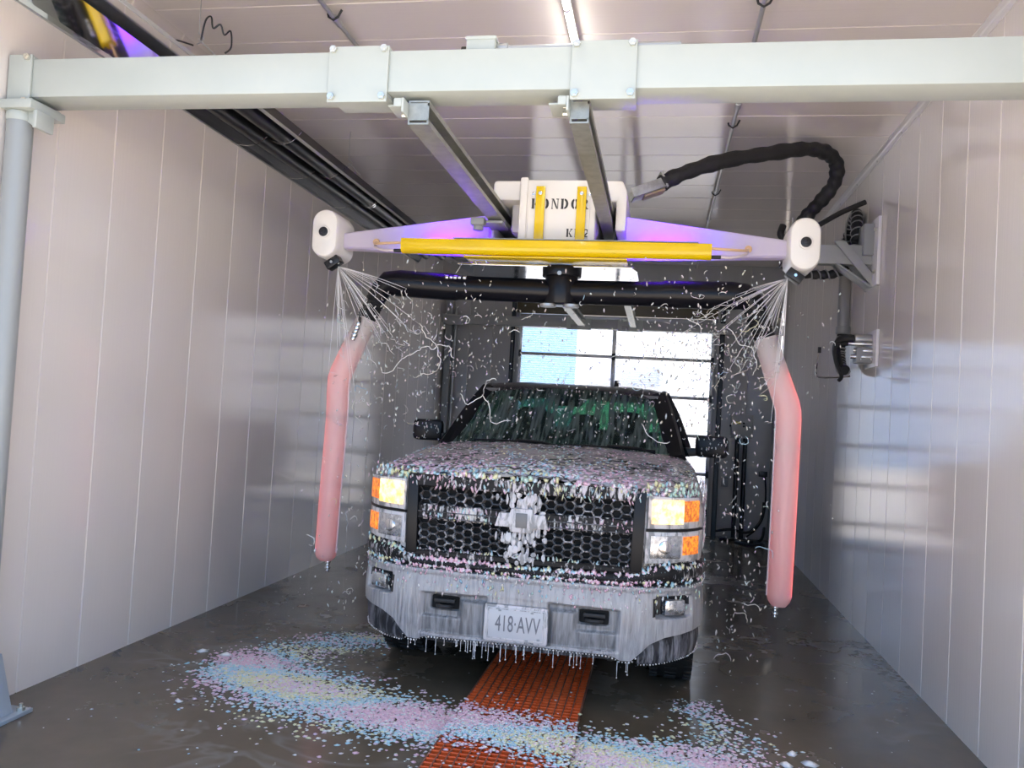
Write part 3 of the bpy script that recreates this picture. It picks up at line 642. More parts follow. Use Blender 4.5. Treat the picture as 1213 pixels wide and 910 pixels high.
bm = NB(); tube(bm, smooth_path([V_((1.36, 7.5, 2.32)), V_((1.33, 7.45, 2.18)), V_((1.34, 7.42, 2.10)), V_((1.44, 7.3, 2.09)), V_((1.56, 7.2, 2.10))]), 0.009, 6); finish('wire_hook', bm, M['chromeish'], vs)
bm = NB(); cyl(bm, V_((1.36, 7.5, 2.31)), V_((1.36, 7.5, 2.36)), 0.014, 8); finish('hook_cap', bm, M['rubber'], vs)

# ------------------------------------------------------------------ radiant tube heater under the ceiling
ht = empty('tube_heater', (-2.70, 6.0, 3.4), 0, 'long black radiant tube heater with mirror reflector hung along the left wall', 'heater')
HY0, HY1 = 3.0, 9.6
def rprof(x0, x1, z0, z1, t=0.004):
    o = [(x0, z0), (x0+0.02, z0+0.02), (x0+0.10, z1), (x1-0.10, z1), (x1-0.02, z0+0.02), (x1, z0)]
    q = [(p[0], p[1]+t*1.6) for p in o][::-1]
    return o+q
bm = NB(); prism(bm, [(p[0]+0.0, p[1]) for p in rprof(-0.28, 0.22, 0.0, 0.15)], 1, HY0-6.0, 4.46-6.0); finish('reflector', bm, M['mirror'], ht, smooth=False)
bm = NB(); prism(bm, [(p[0]+0.0, p[1]) for p in rprof(-0.28, 0.22, 0.0, 0.15)], 1, 4.47-6.0, HY1-6.0); finish('reflector', bm, mat('black_reflector', (0.018, 0.018, 0.02), 0.35, 0.0, spec=0.25), ht, smooth=False)  # far length of the reflector is plain black
for x in (-0.284, 0.222): B1('edge_lip', (x, HY0-6, -0.004), (x+0.008, HY1-6, 0.016), M['conduit'], ht)
for x, r_ in ((-0.12, 0.05), (0.07, 0.055)):
    T1('tube', [(x, 4.50-6, 0.055), (x, HY1-6.2, 0.055)], r_, M['black'], ht, 18)
bm = NB()
for y in (6.9, 8.5): cyl(bm, (0.07, y-6, 0.055), (0.07, y-5.95, 0.055), 0.06, 18)
finish('tube_clamp', bm, M['chromeish'], ht)
for y in (5.2, 6.0, 6.9):
    bm = NB(); tube(bm, [(-0.28, y-6, 0.0), (-0.20, y-6, -0.01), (-0.12, y-6, -0.002), (-0.05, y-6.0, 0.05)], 0.004, 5)
    tube(bm, smooth_path([(0.0, y-6, 0.02), (0.07, y-6, -0.004), (0.14, y-6, 0.02), (0.2, y-6, 0.08)]), 0.004, 5)
    finish('hanger_wire', bm, M['chromeish'], ht)
for y in (6.5, 4.2):
    bm = NB(); tube(bm, [(0.02, y-6, 0.54), (0.02, y-6, 0.30)], 0.003, 5)
    tube(bm, smooth_path([(0.02, y-6, 0.30), (0.05, y-6, 0.27), (0.0, y-6, 0.23), (-0.08, y-6, 0.16)]), 0.004, 5); tube(bm, smooth_path([(0.02, y-6, 0.27), (0.10, y-6, 0.20), (0.14, y-6, 0.16)]), 0.004, 5)
    finish('chain', bm, M['conduit'], ht)
bm = NB(); tube(bm, smooth_path([(0.13, -1.95, 0.19), (0.15, -1.95, 0.30), (0.17, -1.93, 0.33), (0.18, -1.92, 0.27), (0.21, -1.9, 0.30), (0.225, -1.88, 0.25), (0.25, -1.86, 0.28), (0.26, -1.86, 0.19), (0.23, -1.87, 0.15)]), 0.005, 6)
finish('bent_wire', bm, M['black'], ht)

# ------------------------------------------------------------------ ceiling conduits and lamp
def ceil_conduit(x, label, joints):
    o = empty('ceiling_conduit', (x, 7, 3.90), 0, label, 'conduit', 'conduits along the ceiling')
    T1('pipe', [(0, 2.7-7, 0), (0, 12.2-7, 0)], 0.014, M['conduit'], o, 12)
    for y in joints:
        bm = NB(); cyl(bm, (0, y-7-0.05, 0), (0, y-7+0.05, 0), 0.021, 12, 0.004); finish('coupling', bm, M['conduit'], o)
    for y in (4.45, 6.3, 8.2, 10.1):
        bm = NB(); tube(bm, [(0.05, y-7, 0.04), (0.03, y-7, 0.0), (0.0, y-7, -0.019), (-0.03, y-7, 0.0), (-0.035, y-7, 0.02)], 0.007, 6); finish('strap', bm, M['rubber'], o)
ceil_conduit(0.449, 'thin grey conduit along the ceiling above the black hose', (5.9, 8.1, 9.3))
ceil_conduit(-1.985, 'thin grey conduit on the ceiling between lamp and tube heater', (4.5, 6.6))
ls = empty('tube_lamp', (-0.607, 4.3, 3.90), 0, 'bright white lamp tube along the middle of the ceiling', 'lamp')
bm = NB(); box(bm, (-0.025, -1.2, 0.01), (0.025, 1.15, 0.025), 0.003); finish('base', bm, M['trim'], ls)
bm = NB(); cyl(bm, (0, -1.15, -0.004), (0, 1.1, -0.004), 0.016, 14, 0.006); finish('tube', bm, M['led'], ls)
for y in (0.12,): 
    bm = NB(); cyl(bm, (0, y, -0.004), (0, y+0.03, -0.004), 0.02, 14, 0.004); finish('coupling', bm, M['trim'], ls)

# ------------------------------------------------------------------ things on the end wall
cbx = empty('control_box', (1.2, YB-0.012, 1.62), 0, 'grey control cabinet with yellow sticker on the end wall', 'control box')
B1('cabinet', (-0.155, -0.13, -0.17), (0.155, -0.001, 0.17), mat('cabinet_grey', (0.36, 0.36, 0.34), 0.4), cbx, 0.01)
B1('cabinet_door', (-0.14, -0.142, -0.155), (0.14, -0.131, 0.155), mat('cabinet_grey_door', (0.40, 0.40, 0.38), 0.4), cbx, 0.006)
B1('sticker', (-0.12, -0.145, 0.03), (-0.02, -0.1425, 0.065), mat('yellow_sticker', (0.6, 0.48, 0.03), 0.5), cbx)
for x, z in ((0.02, 0.045), (0.02, 0.0), (-0.165, 0.0)):
    bm = NB(); cyl(bm, (x, -0.142, z), (x, -0.16, z), 0.016, 12, 0.003); finish('button', bm, M['black'], cbx)
for x in (-0.05, 0.06):
    p = T1('floor_conduit', [(x+1.2, YB-0.07, 0.0), (x+1.2, YB-0.07, 1.448)], 0.032, M['black'], None, 12)
    tag(p, 'black conduit rising to the grey control cabinet, ' + ('nearer the door' if x < 0 else 'nearer the right wall'), 'conduit', 'conduits below the control cabinet')
ol = empty('outlet_box', (1.0, YB-0.012, 0.80), 0, 'small grey outlet box low on the end wall', 'outlet')
B1('box', (-0.05, -0.04, -0.07), (0.05, -0.001, 0.07), M['pvc'], ol, 0.006); B1('cover', (-0.035, -0.046, -0.05), (0.035, -0.041, 0.05), M['grey_dark'], ol, 0.003)
sc = empty('socket_box', (1.53, YB-0.012, 0.95), 0, 'black socket box with hanging lead beside the right tube', 'socket')
B1('box', (-0.06, -0.06, -0.04), (0.06, -0.001, 0.04), M['black'], sc, 0.006)
T1('lead', smooth_path([(0.03, -0.05, -0.04), (0.05, -0.05, -0.3), (0.03, -0.06, -0.6), (-0.08, -0.1, -0.80), (-0.2, -0.14, -0.9)]), 0.012, M['rubber'], sc, 8)
cabs = [[(0.95, 12.1, 0.02), (1.1, 11.95, 0.03), (1.3, 11.9, 0.02), (1.5, 12.0, 0.04), (1.56, 12.15, 0.2)],
        [(0.93, 12.0, 0.018), (1.2, 12.1, 0.02), (1.45, 11.85, 0.02), (1.5, 11.7, 0.018), (1.3, 11.65, 0.018), (1.15, 11.85, 0.018)],
        [(0.9, 12.2, 0.10), (1.1, 12.15, 0.14), (1.35, 12.15, 0.12), (1.52, 12.2, 0.3), (1.55, 12.25, 0.55)]]
for k, pts in enumerate(cabs):
    tag(T1('floor_cable', smooth_path(pts, 6), 0.02, M['rubber'], None, 8), ['black cable on the floor bending up the corner by the right wall', 'black cable looped flat on the floor under the control cabinet', 'black cable clipped just above the floor along the end wall'][k], 'cable', 'cables under the control cabinet')
wp = empty('corner_post', (-3.22, 12.2, 0), 0, 'dark vertical post in the far left corner of the bay', 'post')
B1('post', (-0.05, -0.05, 0), (0.05, 0.1, 3.3), M['grey_dark'], wp, 0.004); T1('pipe', [(0.09, 0.03, 0), (0.09, 0.03, 3.2)], 0.022, M['conduit'], wp)
B1('foot', (-0.06, -0.07, 0), (0.07, 0.12, 0.02), M['grey_dark'], wp, 0.003)
jx = empty('switch_box', (1.64, 12.28, 2.6), 0, 'grey switch box with conduit high in the far right corner', 'switch')
B1('box', (-0.05, -0.05, -0.12), (0.05, 0.04, 0.14), M['pvc'], jx, 0.006); T1('conduit', [(0, 0, -0.12), (0, 0, -2.58)], 0.022, M['pvc'], jx)
pil = empty('corner_cabinet', (1.60, 11.9, 0), 0, 'narrow blue grey upright duct at the right wall behind the pink tube', 'duct')
B1('duct', (0.03, -0.10, 0.0), (0.10, 0.25, 1.6), M['grey_blue'], pil, 0.006); B1('cap', (0.02, -0.11, 1.6), (0.10, 0.26, 1.62), M['grey_dark'], pil, 0.003)

# ------------------------------------------------------------------ orange grating
gr = empty('floor_grating', (-0.657, 3.0, 0.0), 0, 'orange red grating laid along the wet floor under the truck', 'grating')
GH = 0.034; GPx = 0.0455; nlong = 15; ylen = 6.4
bm = NB(); box(bm, (-0.003, 0, 0.001), (0.003, ylen, GH)); lme = bpy.data.meshes.new('long_bar'); bm.to_mesh(lme); bm.free(); lme.materials.append(mat('dull_grating_edge', (0.24, 0.09, 0.06), 0.4))
for k in range(nlong): link('long_bar', lme, gr, ((k-(nlong-1)/2)*GPx, 0, 0))
bm = NB(); prism(bm, [(-0.004, 0.001), (0.004, 0.001), (0.006, GH-0.004), (0.004, GH-0.002), (-0.004, GH-0.002), (-0.006, GH-0.004)], 0, -(nlong-1)/2*GPx, (nlong-1)/2*GPx); cme2 = bpy.data.meshes.new('cross_bar'); bm.to_mesh(cme2); bm.free(); cme2.materials.append(M['grate'])
k = 0
while k*GPx < ylen:
    link('cross_bar', cme2, gr, (0, k*GPx, 0)); k += 1

# ------------------------------------------------------------------ the truck
TY = math.radians(-0.2)
tr = empty('pickup_truck', (-0.71, 4.5, 0), TY, 'dark pickup truck covered in pastel foam with its headlamps on', 'truck')
# paint carrying a film of suds: white runs and pastel blots over near-black paint
def sud_mat(name, base, film, cover, rough=0.2, metal=0.0, stretch=(1, 1, 1), s=22.0, pastel=0.6, soft=0.05, spec=0.5):
    m = mat(name, base, rough, metal, coat=0.15 if spec > 0.3 else 0.0, spec=spec); N, L, b = nodes(m)
    n1 = tex_noise(m, stretch, s, 5.0, 0.62, dist=0.5)
    n2 = tex_noise(m, (1, 1, 1), 2.0, 3.0, 0.6)
    ad = N.new('ShaderNodeMath'); ad.operation = 'MULTIPLY_ADD'; ad.inputs[1].default_value = 0.45; L.new(n2.outputs['Fac'], ad.inputs[0]); L.new(n1.outputs['Fac'], ad.inputs[2])
    c0 = 0.725+(0.5-cover)*0.36
    mk = ramp(m, ad.outputs[0], [(c0-soft, (0, 0, 0)), (c0+soft, (1, 1, 1))])
    hue = tex_noise(m, (1, 1, 1), 9.0, 2.0, 0.5, dist=1.0)
    g = film
    def pz(c): return tuple(lerp(g[i], c[i], pastel) for i in range(3))
    pc = ramp(m, hue.outputs['Fac'], [(0.30, pz((0.60, 0.78, 0.80))), (0.42, g), (0.50, pz((0.80, 0.58, 0.68))), (0.58, g), (0.66, pz((0.80, 0.76, 0.55))), (0.74, g)])
    mx = N.new('ShaderNodeMix'); mx.data_type = 'RGBA'; mx.inputs[6].default_value = (*base, 1)
    L.new(mk.outputs[0], mx.inputs[0]); L.new(pc.outputs[0], mx.inputs[7]); L.new(mx.outputs[2], b.inputs['Base Color'])
    rg = N.new('ShaderNodeMapRange'); rg.inputs[3].default_value = rough; rg.inputs[4].default_value = 0.5; L.new(mk.outputs[0], rg.inputs[0]); L.new(rg.outputs[0], b.inputs['Roughness'])
    if metal:
        mm = N.new('ShaderNodeMapRange'); mm.inputs[3].default_value = metal; mm.inputs[4].default_value = 0.0; L.new(mk.outputs[0], mm.inputs[0]); L.new(mm.outputs[0], b.inputs['Metallic'])
    bump(m, mk.outputs[0], 0.35, 0.006)
    return m
M['hood'] = sud_mat('sudsy_hood', (0.012, 0.012, 0.014), (0.44, 0.40, 0.395), 0.62, stretch=(0.6, 0.8, 1), s=24, pastel=0.30, soft=0.07)
M['paint'] = sud_mat('sudsy_paint', (0.015, 0.015, 0.017), (0.45, 0.44, 0.43), 0.60, stretch=(1.0, 1.0, 0.35), s=26, pastel=0.3)
M['chrome_suds'] = sud_mat('sudsy_chrome', (0.20, 0.20, 0.21), (0.40, 0.395, 0.40), 0.72, rough=0.25, metal=0.3, stretch=(1, 1, 0.07), s=60, pastel=0.05, soft=0.16)
M['valance'] = sud_mat('sudsy_black_trim', (0.02, 0.02, 0.023), (0.22, 0.22, 0.235), 0.34, rough=0.4, stretch=(1, 1, 0.10), s=34, pastel=0.05, spec=0.25, soft=0.10)
M['grille'] = sud_mat('sudsy_grille', (0.012, 0.012, 0.013), (0.55, 0.53, 0.53), 0.24, rough=0.45, stretch=(1, 1, 0.30), s=40, pastel=0.25, spec=0.2)
M['mesh'] = sud_mat('sudsy_honeycomb', (0.03, 0.03, 0.032), (0.38, 0.37, 0.37), 0.25, rough=0.3, s=34, pastel=0.1)
M['suds'] = sud_mat('thick_suds', (0.26, 0.26, 0.26), (0.60, 0.58, 0.58), 0.60, rough=0.5, stretch=(1, 1, 0.35), s=24, pastel=0.12)
M['car_black'] = mat('gloss_black', (0.008, 0.008, 0.009), 0.38, spec=0.3)
M['roof'] = sud_mat('wet_roof_paint', (0.020, 0.019, 0.019), (0.16, 0.15, 0.14), 0.22, rough=0.3, s=60, pastel=0.0)
M['dark'] = mat('dark_underbody', (0.006, 0.006, 0.006), 0.9)
M['tyre'] = mat('tyre_rubber', (0.014, 0.014, 0.014), 0.55)
M['lampchrome'] = mat('lamp_chrome', (0.75, 0.75, 0.76), 0.15, 1.0)
def glow_mat(name, c1, e1, c2, e2, s=40):
    m = mat(name, (0.1, 0.08, 0.05), 0.2, coat=0.4); N, L, b = nodes(m)
    n = tex_noise(m, (1, 1, 1), s, 3.0)
    r = ramp(m, n.outputs['Fac'], [(0.36, c1), (0.60, c2)]); L.new(r.outputs[0], b.inputs['Emission Color'])
    q = N.new('ShaderNodeMapRange'); q.inputs[1].default_value = 0.36; q.inputs[2].default_value = 0.6; q.inputs[3].default_value = e1; q.inputs[4].default_value = e2
    L.new(n.outputs['Fac'], q.inputs[0]); L.new(q.outputs[0], b.inputs['Emission Strength']); return m
M['headlight'] = glow_mat('lit_headlamp', (1.0, 0.58, 0.18), 1.1, (1.0, 0.74, 0.36), 1.8, 26)
M['bulb'] = mat('lit_bulb', (1, 1, 1), 0.3, emit=(1.0, 0.84, 0.50), estr=7.0)
M['amber'] = glow_mat('lit_amber_marker', (0.75, 0.10, 0.0), 0.45, (1.0, 0.27, 0.0), 1.0, 50)
M['lens'] = mottled('wet_clear_lens', (0.45, 0.47, 0.50), (0.85, 0.87, 0.9), 34, (0.08, 0.3), 0.9, bmp=0.2)
def glass_mat():
    m = mat('wet_windscreen', (0.02, 0.03, 0.027), 0.04); N, L, b = nodes(m)
    tp = N.new('ShaderNodeBsdfTransparent'); tp.inputs[0].default_value = (0.48, 0.62, 0.56, 1)
    gl = N.new('ShaderNodeBsdfGlossy'); gl.inputs['Roughness'].default_value = 0.06; gl.inputs[0].default_value = (0.95, 1, 0.97, 1)
    lw0 = N.new('ShaderNodeLayerWeight'); lw0.inputs[0].default_value = 0.5; lw = N.new('ShaderNodeMath'); lw.operation = 'POWER'; lw.inputs[1].default_value = 4.5; L.new(lw0.outputs['Facing'], lw.inputs[0])
    n = tex_noise(m, (1, 0.10, 0.10), 38.0, 2.5, 0.5, dist=0.2)
    bp = N.new('ShaderNodeBump'); bp.inputs['Strength'].default_value = 0.35; bp.inputs['Distance'].default_value = 0.004
    L.new(n.outputs['Fac'], bp.inputs['Height']); L.new(bp.outputs[0], gl.inputs['Normal']); L.new(bp.outputs[0], lw0.inputs['Normal'])
    a = N.new('ShaderNodeMixShader'); L.new(lw.outputs[0], a.inputs[0]); L.new(tp.outputs[0], a.inputs[1]); L.new(gl.outputs[0], a.inputs[2])
    # thin runs of suds water standing on the glass
    mk = ramp(m, n.outputs['Fac'], [(0.40, (0.10,)*3), (0.62, (0.80,)*3)])
    df = N.new('ShaderNodeBsdfDiffuse'); df.inputs[0].default_value = (0.22, 0.235, 0.22, 1)
    tl = N.new('ShaderNodeBsdfTranslucent'); tl.inputs[0].default_value = (0.40, 0.62, 0.50, 1)
    d2 = N.new('ShaderNodeMixShader'); d2.inputs[0].default_value = 0.5; L.new(df.outputs[0], d2.inputs[1]); L.new(tl.outputs[0], d2.inputs[2])
    c = N.new('ShaderNodeMixShader'); L.new(mk.outputs[0], c.inputs[0]); L.new(a.outputs[0], c.inputs[1]); L.new(d2.outputs[0], c.inputs[2])
    L.new(c.outputs[0], N['Material Output'].inputs[0]); return m
M['glass'] = glass_mat()

def rear_glass():
    m = mat('clear_rear_glass', (0.7, 0.9, 0.8), 0.05); N, L, b = nodes(m)
    tp = N.new('ShaderNodeBsdfTransparent'); tp.inputs[0].default_value = (0.36, 0.66, 0.52, 1); mx = N.new('ShaderNodeMixShader'); mx.inputs[0].default_value = 0.9
    L.new(b.outputs[0], mx.inputs[1]); L.new(tp.outputs[0], mx.inputs[2]); L.new(mx.outputs[0], N['Material Output'].inputs[0]); return m
M['rear_glass'] = rear_glass()
# plan curve of the nose: half width -> depth
PU = [0.0, 0.30, 0.55, 0.68, 0.80, 0.88, 0.94, 0.985, 1.005, 1.015]
PV = [0.0, 0.004, 0.025, 0.05, 0.10, 0.16, 0.235, 0.34, 0.47, 0.75]
def vplan(u): return interp(PU, PV, abs(u))
def zhood(v): return interp([0.04, 0.07, 0.11, 0.18, 0.35, 0.7, 1.1, 1.45, 3.9, 5.75], [1.262, 1.278, 1.290, 1.302, 1.322, 1.352, 1.385, 1.408, 1.40, 1.38], v)
def wbody(v): return interp([0.03, 0.06, 0.10, 0.16, 0.235, 0.34, 0.47, 0.75, 6.0], [0.60, 0.70, 0.80, 0.88, 0.94, 0.985, 1.005, 1.015, 1.015], v)
SEC = [(0.0, 0.016), (0.14, 0.016), (0.30, 0.015), (0.40, 0.010), (0.46, 0.0), (0.60, -0.002), (0.74, -0.008), (0.82, -0.018), (0.885, -0.034), (0.93, -0.058), (0.965, -0.10), (0.987, -0.16), (0.997, -0.26), (1.0, -0.36), (0.995, -0.48), (0.992, -0.60), (0.985, -0.72), (0.96, -0.86)]
WHV, WHZ, WHR = 1.0, 0.405, 0.49
def bsec(v, full=True):
    w = wbody(v); z0 = zhood(v); out = []
    for f, dz in SEC:
        z = z0+dz
        for cv in (WHV, WHV+3.65):
            if abs(v-cv) < WHR and z < WHZ+math.sqrt(WHR*WHR-(v-cv)**2): z = max(z, WHZ+math.sqrt(max(0, WHR*WHR-(v-cv)**2)))
        if v < 0.50: z = max(z, 0.75)
        out.append(Vector((f*w, v, z)))
    return [Vector((-p.x, p.y, p.z)) for p in out[::-1]] + out[1:]
vs_ = [0.045, 0.06, 0.08, 0.10, 0.13, 0.16, 0.20, 0.235, 0.28, 0.34, 0.40, 0.47]+[0.51+0.04*k for k in range(27)]+[1.6, 1.8, 2.2, 3.0, 3.9, 4.1]+[4.16+0.05*k for k in range(21)]+[5.3, 5.6, 5.75]
bm = NB(); V = grid(bm, [bsec(v) for v in vs_]); bm.faces.new(V[-1])
bmesh.ops.recalc_face_normals(bm, faces=bm.faces)
body = finish('body', bm, M['paint'], tr, angle=45)
# hood skin, a few millimetres proud with a rolled front edge
def hood_pt(fu, v, up=0.008):
    w = wbody(v)*0.80 if v < 0.3 else 0.80; u = fu*w
    f = abs(u)/wbody(v); z = zhood(v)+interp([s[0] for s in SEC], [s[1] for s in SEC], f)
    return Vector((u, v, z+up))
rows = []
hv = [0.07, 0.09, 0.12, 0.16, 0.22, 0.3, 0.42, 0.56, 0.72, 0.9, 1.08, 1.26, 1.42]
FU = [-1+2*k/40 for k in range(41)]
rows.append([hood_pt(f, 0.066, -0.012) for f in FU])
for v in hv: rows.append([hood_pt(f, v) for f in FU])
rows.append([hood_pt(f, 1.43, -0.02) for f in FU])
bm = NB(); V = grid(bm, rows)
for side in (0, -1):
    lo = [bm.verts.new(r[side].co+Vector((0, 0, -0.02))) for r in V]
    for a in range(len(V)-1): bm.faces.new((V[a][side], V[a+1][side], lo[a+1], lo[a]))
bmesh.ops.recalc_face_normals(bm, faces=bm.faces)
finish('hood', bm, M['hood'], tr, angle=50)

def TB(name, lo, hi, m, parent=None, bev=0.004, **k): return B1(name, lo, hi, m, parent or tr, bev, **k)
# dark boxes added to block light, standing in for radiator, chassis, inner arches, floor pan
bm = NB(); box(bm, (-0.70, 0.09, 0.42), (0.70, 0.30, 1.24)); box(bm, (-0.55, 0.3, 0.32), (0.55, 5.6, 0.62)); box(bm, (-0.98, 1.55, 0.40), (0.98, 4.1, 0.62)); box(bm, (-0.60, 0.30, 0.45), (0.60, 1.6, 1.2)); box(bm, (-0.97, 5.3, 0.5), (0.97, 5.7, 1.2))
finish('chassis', bm, M['dark'], tr)['kind'] = 'stuff'

# bumper: chrome skin with pockets
def bz0(u):
    a = abs(u); return interp([0.0, 0.50, 0.545, 0.57, 0.63, 0.67, 0.72, 0.80, 0.92, 1.03], [0.372, 0.362, 0.350, 0.335, 0.335, 0.375, 0.43, 0.468, 0.485, 0.50], a)
def sstep(a, b, x):
    t = max(0, min(1, (x-a)/(b-a))); return t*t*(3-2*t)
def rect_pocket(u, z, u0, u1, z0, z1, e): return sstep(u0-e, u0+e, u)*(1-sstep(u1-e, u1+e, u))*sstep(z0-e, z0+e, z)*(1-sstep(z1-e, z1+e, z))
def bump_depth(u, z):
    a = abs(u); d = 0.0
    zi = interp([0, 0.56], [0.618, 0.602], a)
    rec = (1-sstep(0.545, 0.565, a))*(1-sstep(zi-0.010, zi+0.010, z))*sstep(0.374, 0.388, z)
    plate = (1-sstep(0.165, 0.178, a)); shelf = sstep(0.175, 0.195, a)*(1-sstep(0.30, 0.34, a))*(1-sstep(0.565, 0.585, z))
    d += rec*0.045*(1-0.95*plate)*(1-0.55*shelf)
    d += rec*0.022*(1-plate)*(1-sstep(0.468, 0.482, z))*sstep(0.31, 0.35, a)*-1
    d += rect_pocket(a, z, 0.345, 0.500, 0.515, 0.585, 0.008)*0.07
    d += rect_pocket(a, z, 0.752, 0.925, 0.572, 0.682, 0.010)*0.07
    d += -0.010*sstep(0.70, 0.725, z)
    return d
def curve_frame(u):
    e = 0.004; a = abs(u)
    dv = (vplan(a+e)-vplan(max(0, a-e)))/(2*e if a > e else e); n = Vector((dv*(1 if u >= 0 else -1), -1, 0)).normalized(); return n
us = []
S = 170
arcl = [0.0]; fine = [1.014*k/1200 for k in range(1201)]
for k in range(1200): arcl.append(arcl[-1]+math.hypot(fine[k+1]-fine[k], vplan(fine[k+1])-vplan(fine[k])))
half = [interp(arcl, fine, arcl[-1]*k/S) for k in range(S+1)]
us = [-u for u in half[::-1]]+half[1:]
NZ = 70; rows = []
for k in range(NZ+1):
    row = []
    for u in us:
        z = lerp(bz0(u), 0.735, k/NZ); d = bump_depth(u, z); n = curve_frame(u)
        belly = 0.018*math.sin(PI*max(0, min(1, (z-0.33)/0.42)))
        row.append(Vector((u, vplan(u), z)) + n*(belly-d))
    rows.append(row)
# rolled lower lip and top ledge
rows.insert(0, [p + Vector((0, 0.035, -0.006)) for p in rows[0]])
rows.append([Vector((u*0.985, vplan(u)+0.03, 0.742)) for u in us])
bm = NB(); grid(bm, rows)
for f_ in bm.faces:
    c_ = f_.calc_center_median(); a_ = abs(c_.x)
    if (0.352 < a_ < 0.493 and 0.522 < c_.z < 0.578) or (0.735 < a_ < 0.918 and 0.578 < c_.z < 0.676): f_.material_index = 1
    elif a_ < 0.55 and c_.z < 0.605 and bump_depth(c_.x, c_.z) > 0.012: f_.material_index = 2
bmesh.ops.recalc_face_normals(bm, faces=bm.faces)
M['chrome_grey'] = sud_mat('sudsy_grey_recess', (0.12, 0.12, 0.125), (0.33, 0.33, 0.335), 0.5, rough=0.3, metal=0.2, stretch=(1, 1, 0.09), s=46, pastel=0.0, soft=0.18)
bp_ = finish('bumper', bm, [M['chrome_suds'], M['black'], M['chrome_grey']], tr, angle=60)
# black pads: upper ledge and lower corner valances
def strip(name, zf0, zf1, m, us_, off=0.0, bulge=0.0, n=10, back=0.05):
    rows = []
    for k in range(n+1):
        t = k/n
        rows.append([Vector((u, vplan(u), lerp(zf0(u), zf1(u), t))) + curve_frame(u)*(off+bulge*math.sin(PI*t)) for u in us_])
    rows.insert(0, [Vector((p.x*0.98, p.y+back, p.z)) for p in rows[0]]); rows.append([Vector((p.x*0.98, p.y+back, p.z+0.004)) for p in rows[-1]])
    bm = NB(); grid(bm, rows); bmesh.ops.recalc_face_normals(bm, faces=bm.faces)
    return finish(name, bm, m, tr, angle=55)
ptop = lambda u: interp([0, 0.6, 0.70, 0.78, 1.02], [0.800, 0.806, 0.845, 0.868, 0.862], abs(u))
strip('bumper_pad', lambda u: 0.744, ptop, M['grille'], us[::2], 0.0, 0.022)
for s in (-1, 1):
    uu_ = [s*x for x in half if 0.655 <= x]
    strip('valance', lambda u: interp([0.64, 0.75, 1.02], [0.318, 0.318, 0.352], abs(u)), lambda u: bz0(u)-0.004, M['valance'], uu_, -0.012, 0.01, 6)
strip('air_dam', lambda u: 0.325, lambda u: 0.368, M['valance'], [x for x in us[::2] if abs(x) < 0.545], -0.05, 0.0, 3)
# fog lamps and tow hooks
for s in (-1, 1):
    n = curve_frame(s*0.835)
    c = Vector((s*0.845, vplan(0.845)+0.012, 0.625)); ang = math.atan2(n.x, -n.y)
    R_ = Matrix.Translation(c) @ Matrix.Rotation(ang*0.8, 4, 'Z')
    bm = NB(); box(bm, (-0.062, -0.02, -0.045), (0.066, 0.03, 0.042), 0.014, R_); f = finish('fog_lamp', bm, M['lens'], tr)
    bm = NB(); box(bm, (-0.10, 0.03, -0.06), (0.09, 0.05, 0.06), 0.004, R_); finish('backing', bm, M['black'], f)
    bm = NB(); box(bm, (s*0.422-0.085, 0.062, 0.50), (s*0.422+0.085, 0.075, 0.60)); h = finish('hook_pocket', bm, M['dark'], tr)
    bm = NB(); tube(bm, smooth_path([(s*0.422-0.045, 0.08, 0.532), (s*0.422-0.03, 0.015, 0.535), (s*0.422+0.03, 0.015, 0.535), (s*0.422+0.045, 0.08, 0.532)]), 0.012, 8); box(bm, (s*0.422-0.06, 0.03, 0.55), (s*0.422+0.06, 0.05, 0.572), 0.004); finish('tow_hook', bm, M['rubber'], h)
# licence plate
pl = TB('plate_bracket', (-0.178, -0.030, 0.385), (0.178, -0.016, 0.588), M['suds'], bev=0.012)
pt = TB('licence_plate', (-0.160, -0.0345, 0.398), (0.160, -0.0305, 0.572), mat('plate_white', (0.52, 0.52, 0.53), 0.35), pl, bev=0.002)
bm = NB()
for a, b in (((-0.155, -0.0365, 0.403), (0.155, -0.0345, 0.408)), ((-0.155, -0.0365, 0.562), (0.155, -0.0345, 0.567)), ((-0.155, -0.0365, 0.403), (-0.151, -0.0345, 0.567)), ((0.151, -0.0365, 0.403), (0.155, -0.0345, 0.567))): box(bm, a, b)
finish('plate_rim', bm, M['suds'], pl)
cu = bpy.data.curves.new('plate_text', 'FONT'); cu.body = '418\u00b7AVV'; cu.size = 0.112; cu.align_x = 'CENTER'; cu.extrude = 0.0015; cu.space_character = 1.02
to = bpy.data.objects.new('plate_text', cu); COL.objects.link(to)
bpy.context.view_layer.update()
me = bpy.data.meshes.new_from_object(to.evaluated_get(bpy.context.evaluated_depsgraph_get())); bpy.data.objects.remove(to)
xs_ = [v.co.x for v in me.vertices]; sc_ = 0.250/(max(xs_)-min(xs_)); mid = (max(xs_)+min(xs_))/2
for v in me.vertices: v.co = Vector(((v.co.x-mid)*sc_+0.012, -0.0355-v.co.z, 0.445+v.co.y*1.12))
me.materials.clear(); me.materials.append(mat('plate_ink', (0.16, 0.16, 0.18), 0.5)); link('plate_letters', me, pl)
for x, z in ((-0.09, 0.556), (0.09, 0.556), (0.13, 0.415)):
    bm = NB(); box(bm, (x-0.008, -0.038, z-0.004), (x+0.008, -0.0345, z+0.004)); finish('plate_screw', bm, M['grey_dark'], pl)

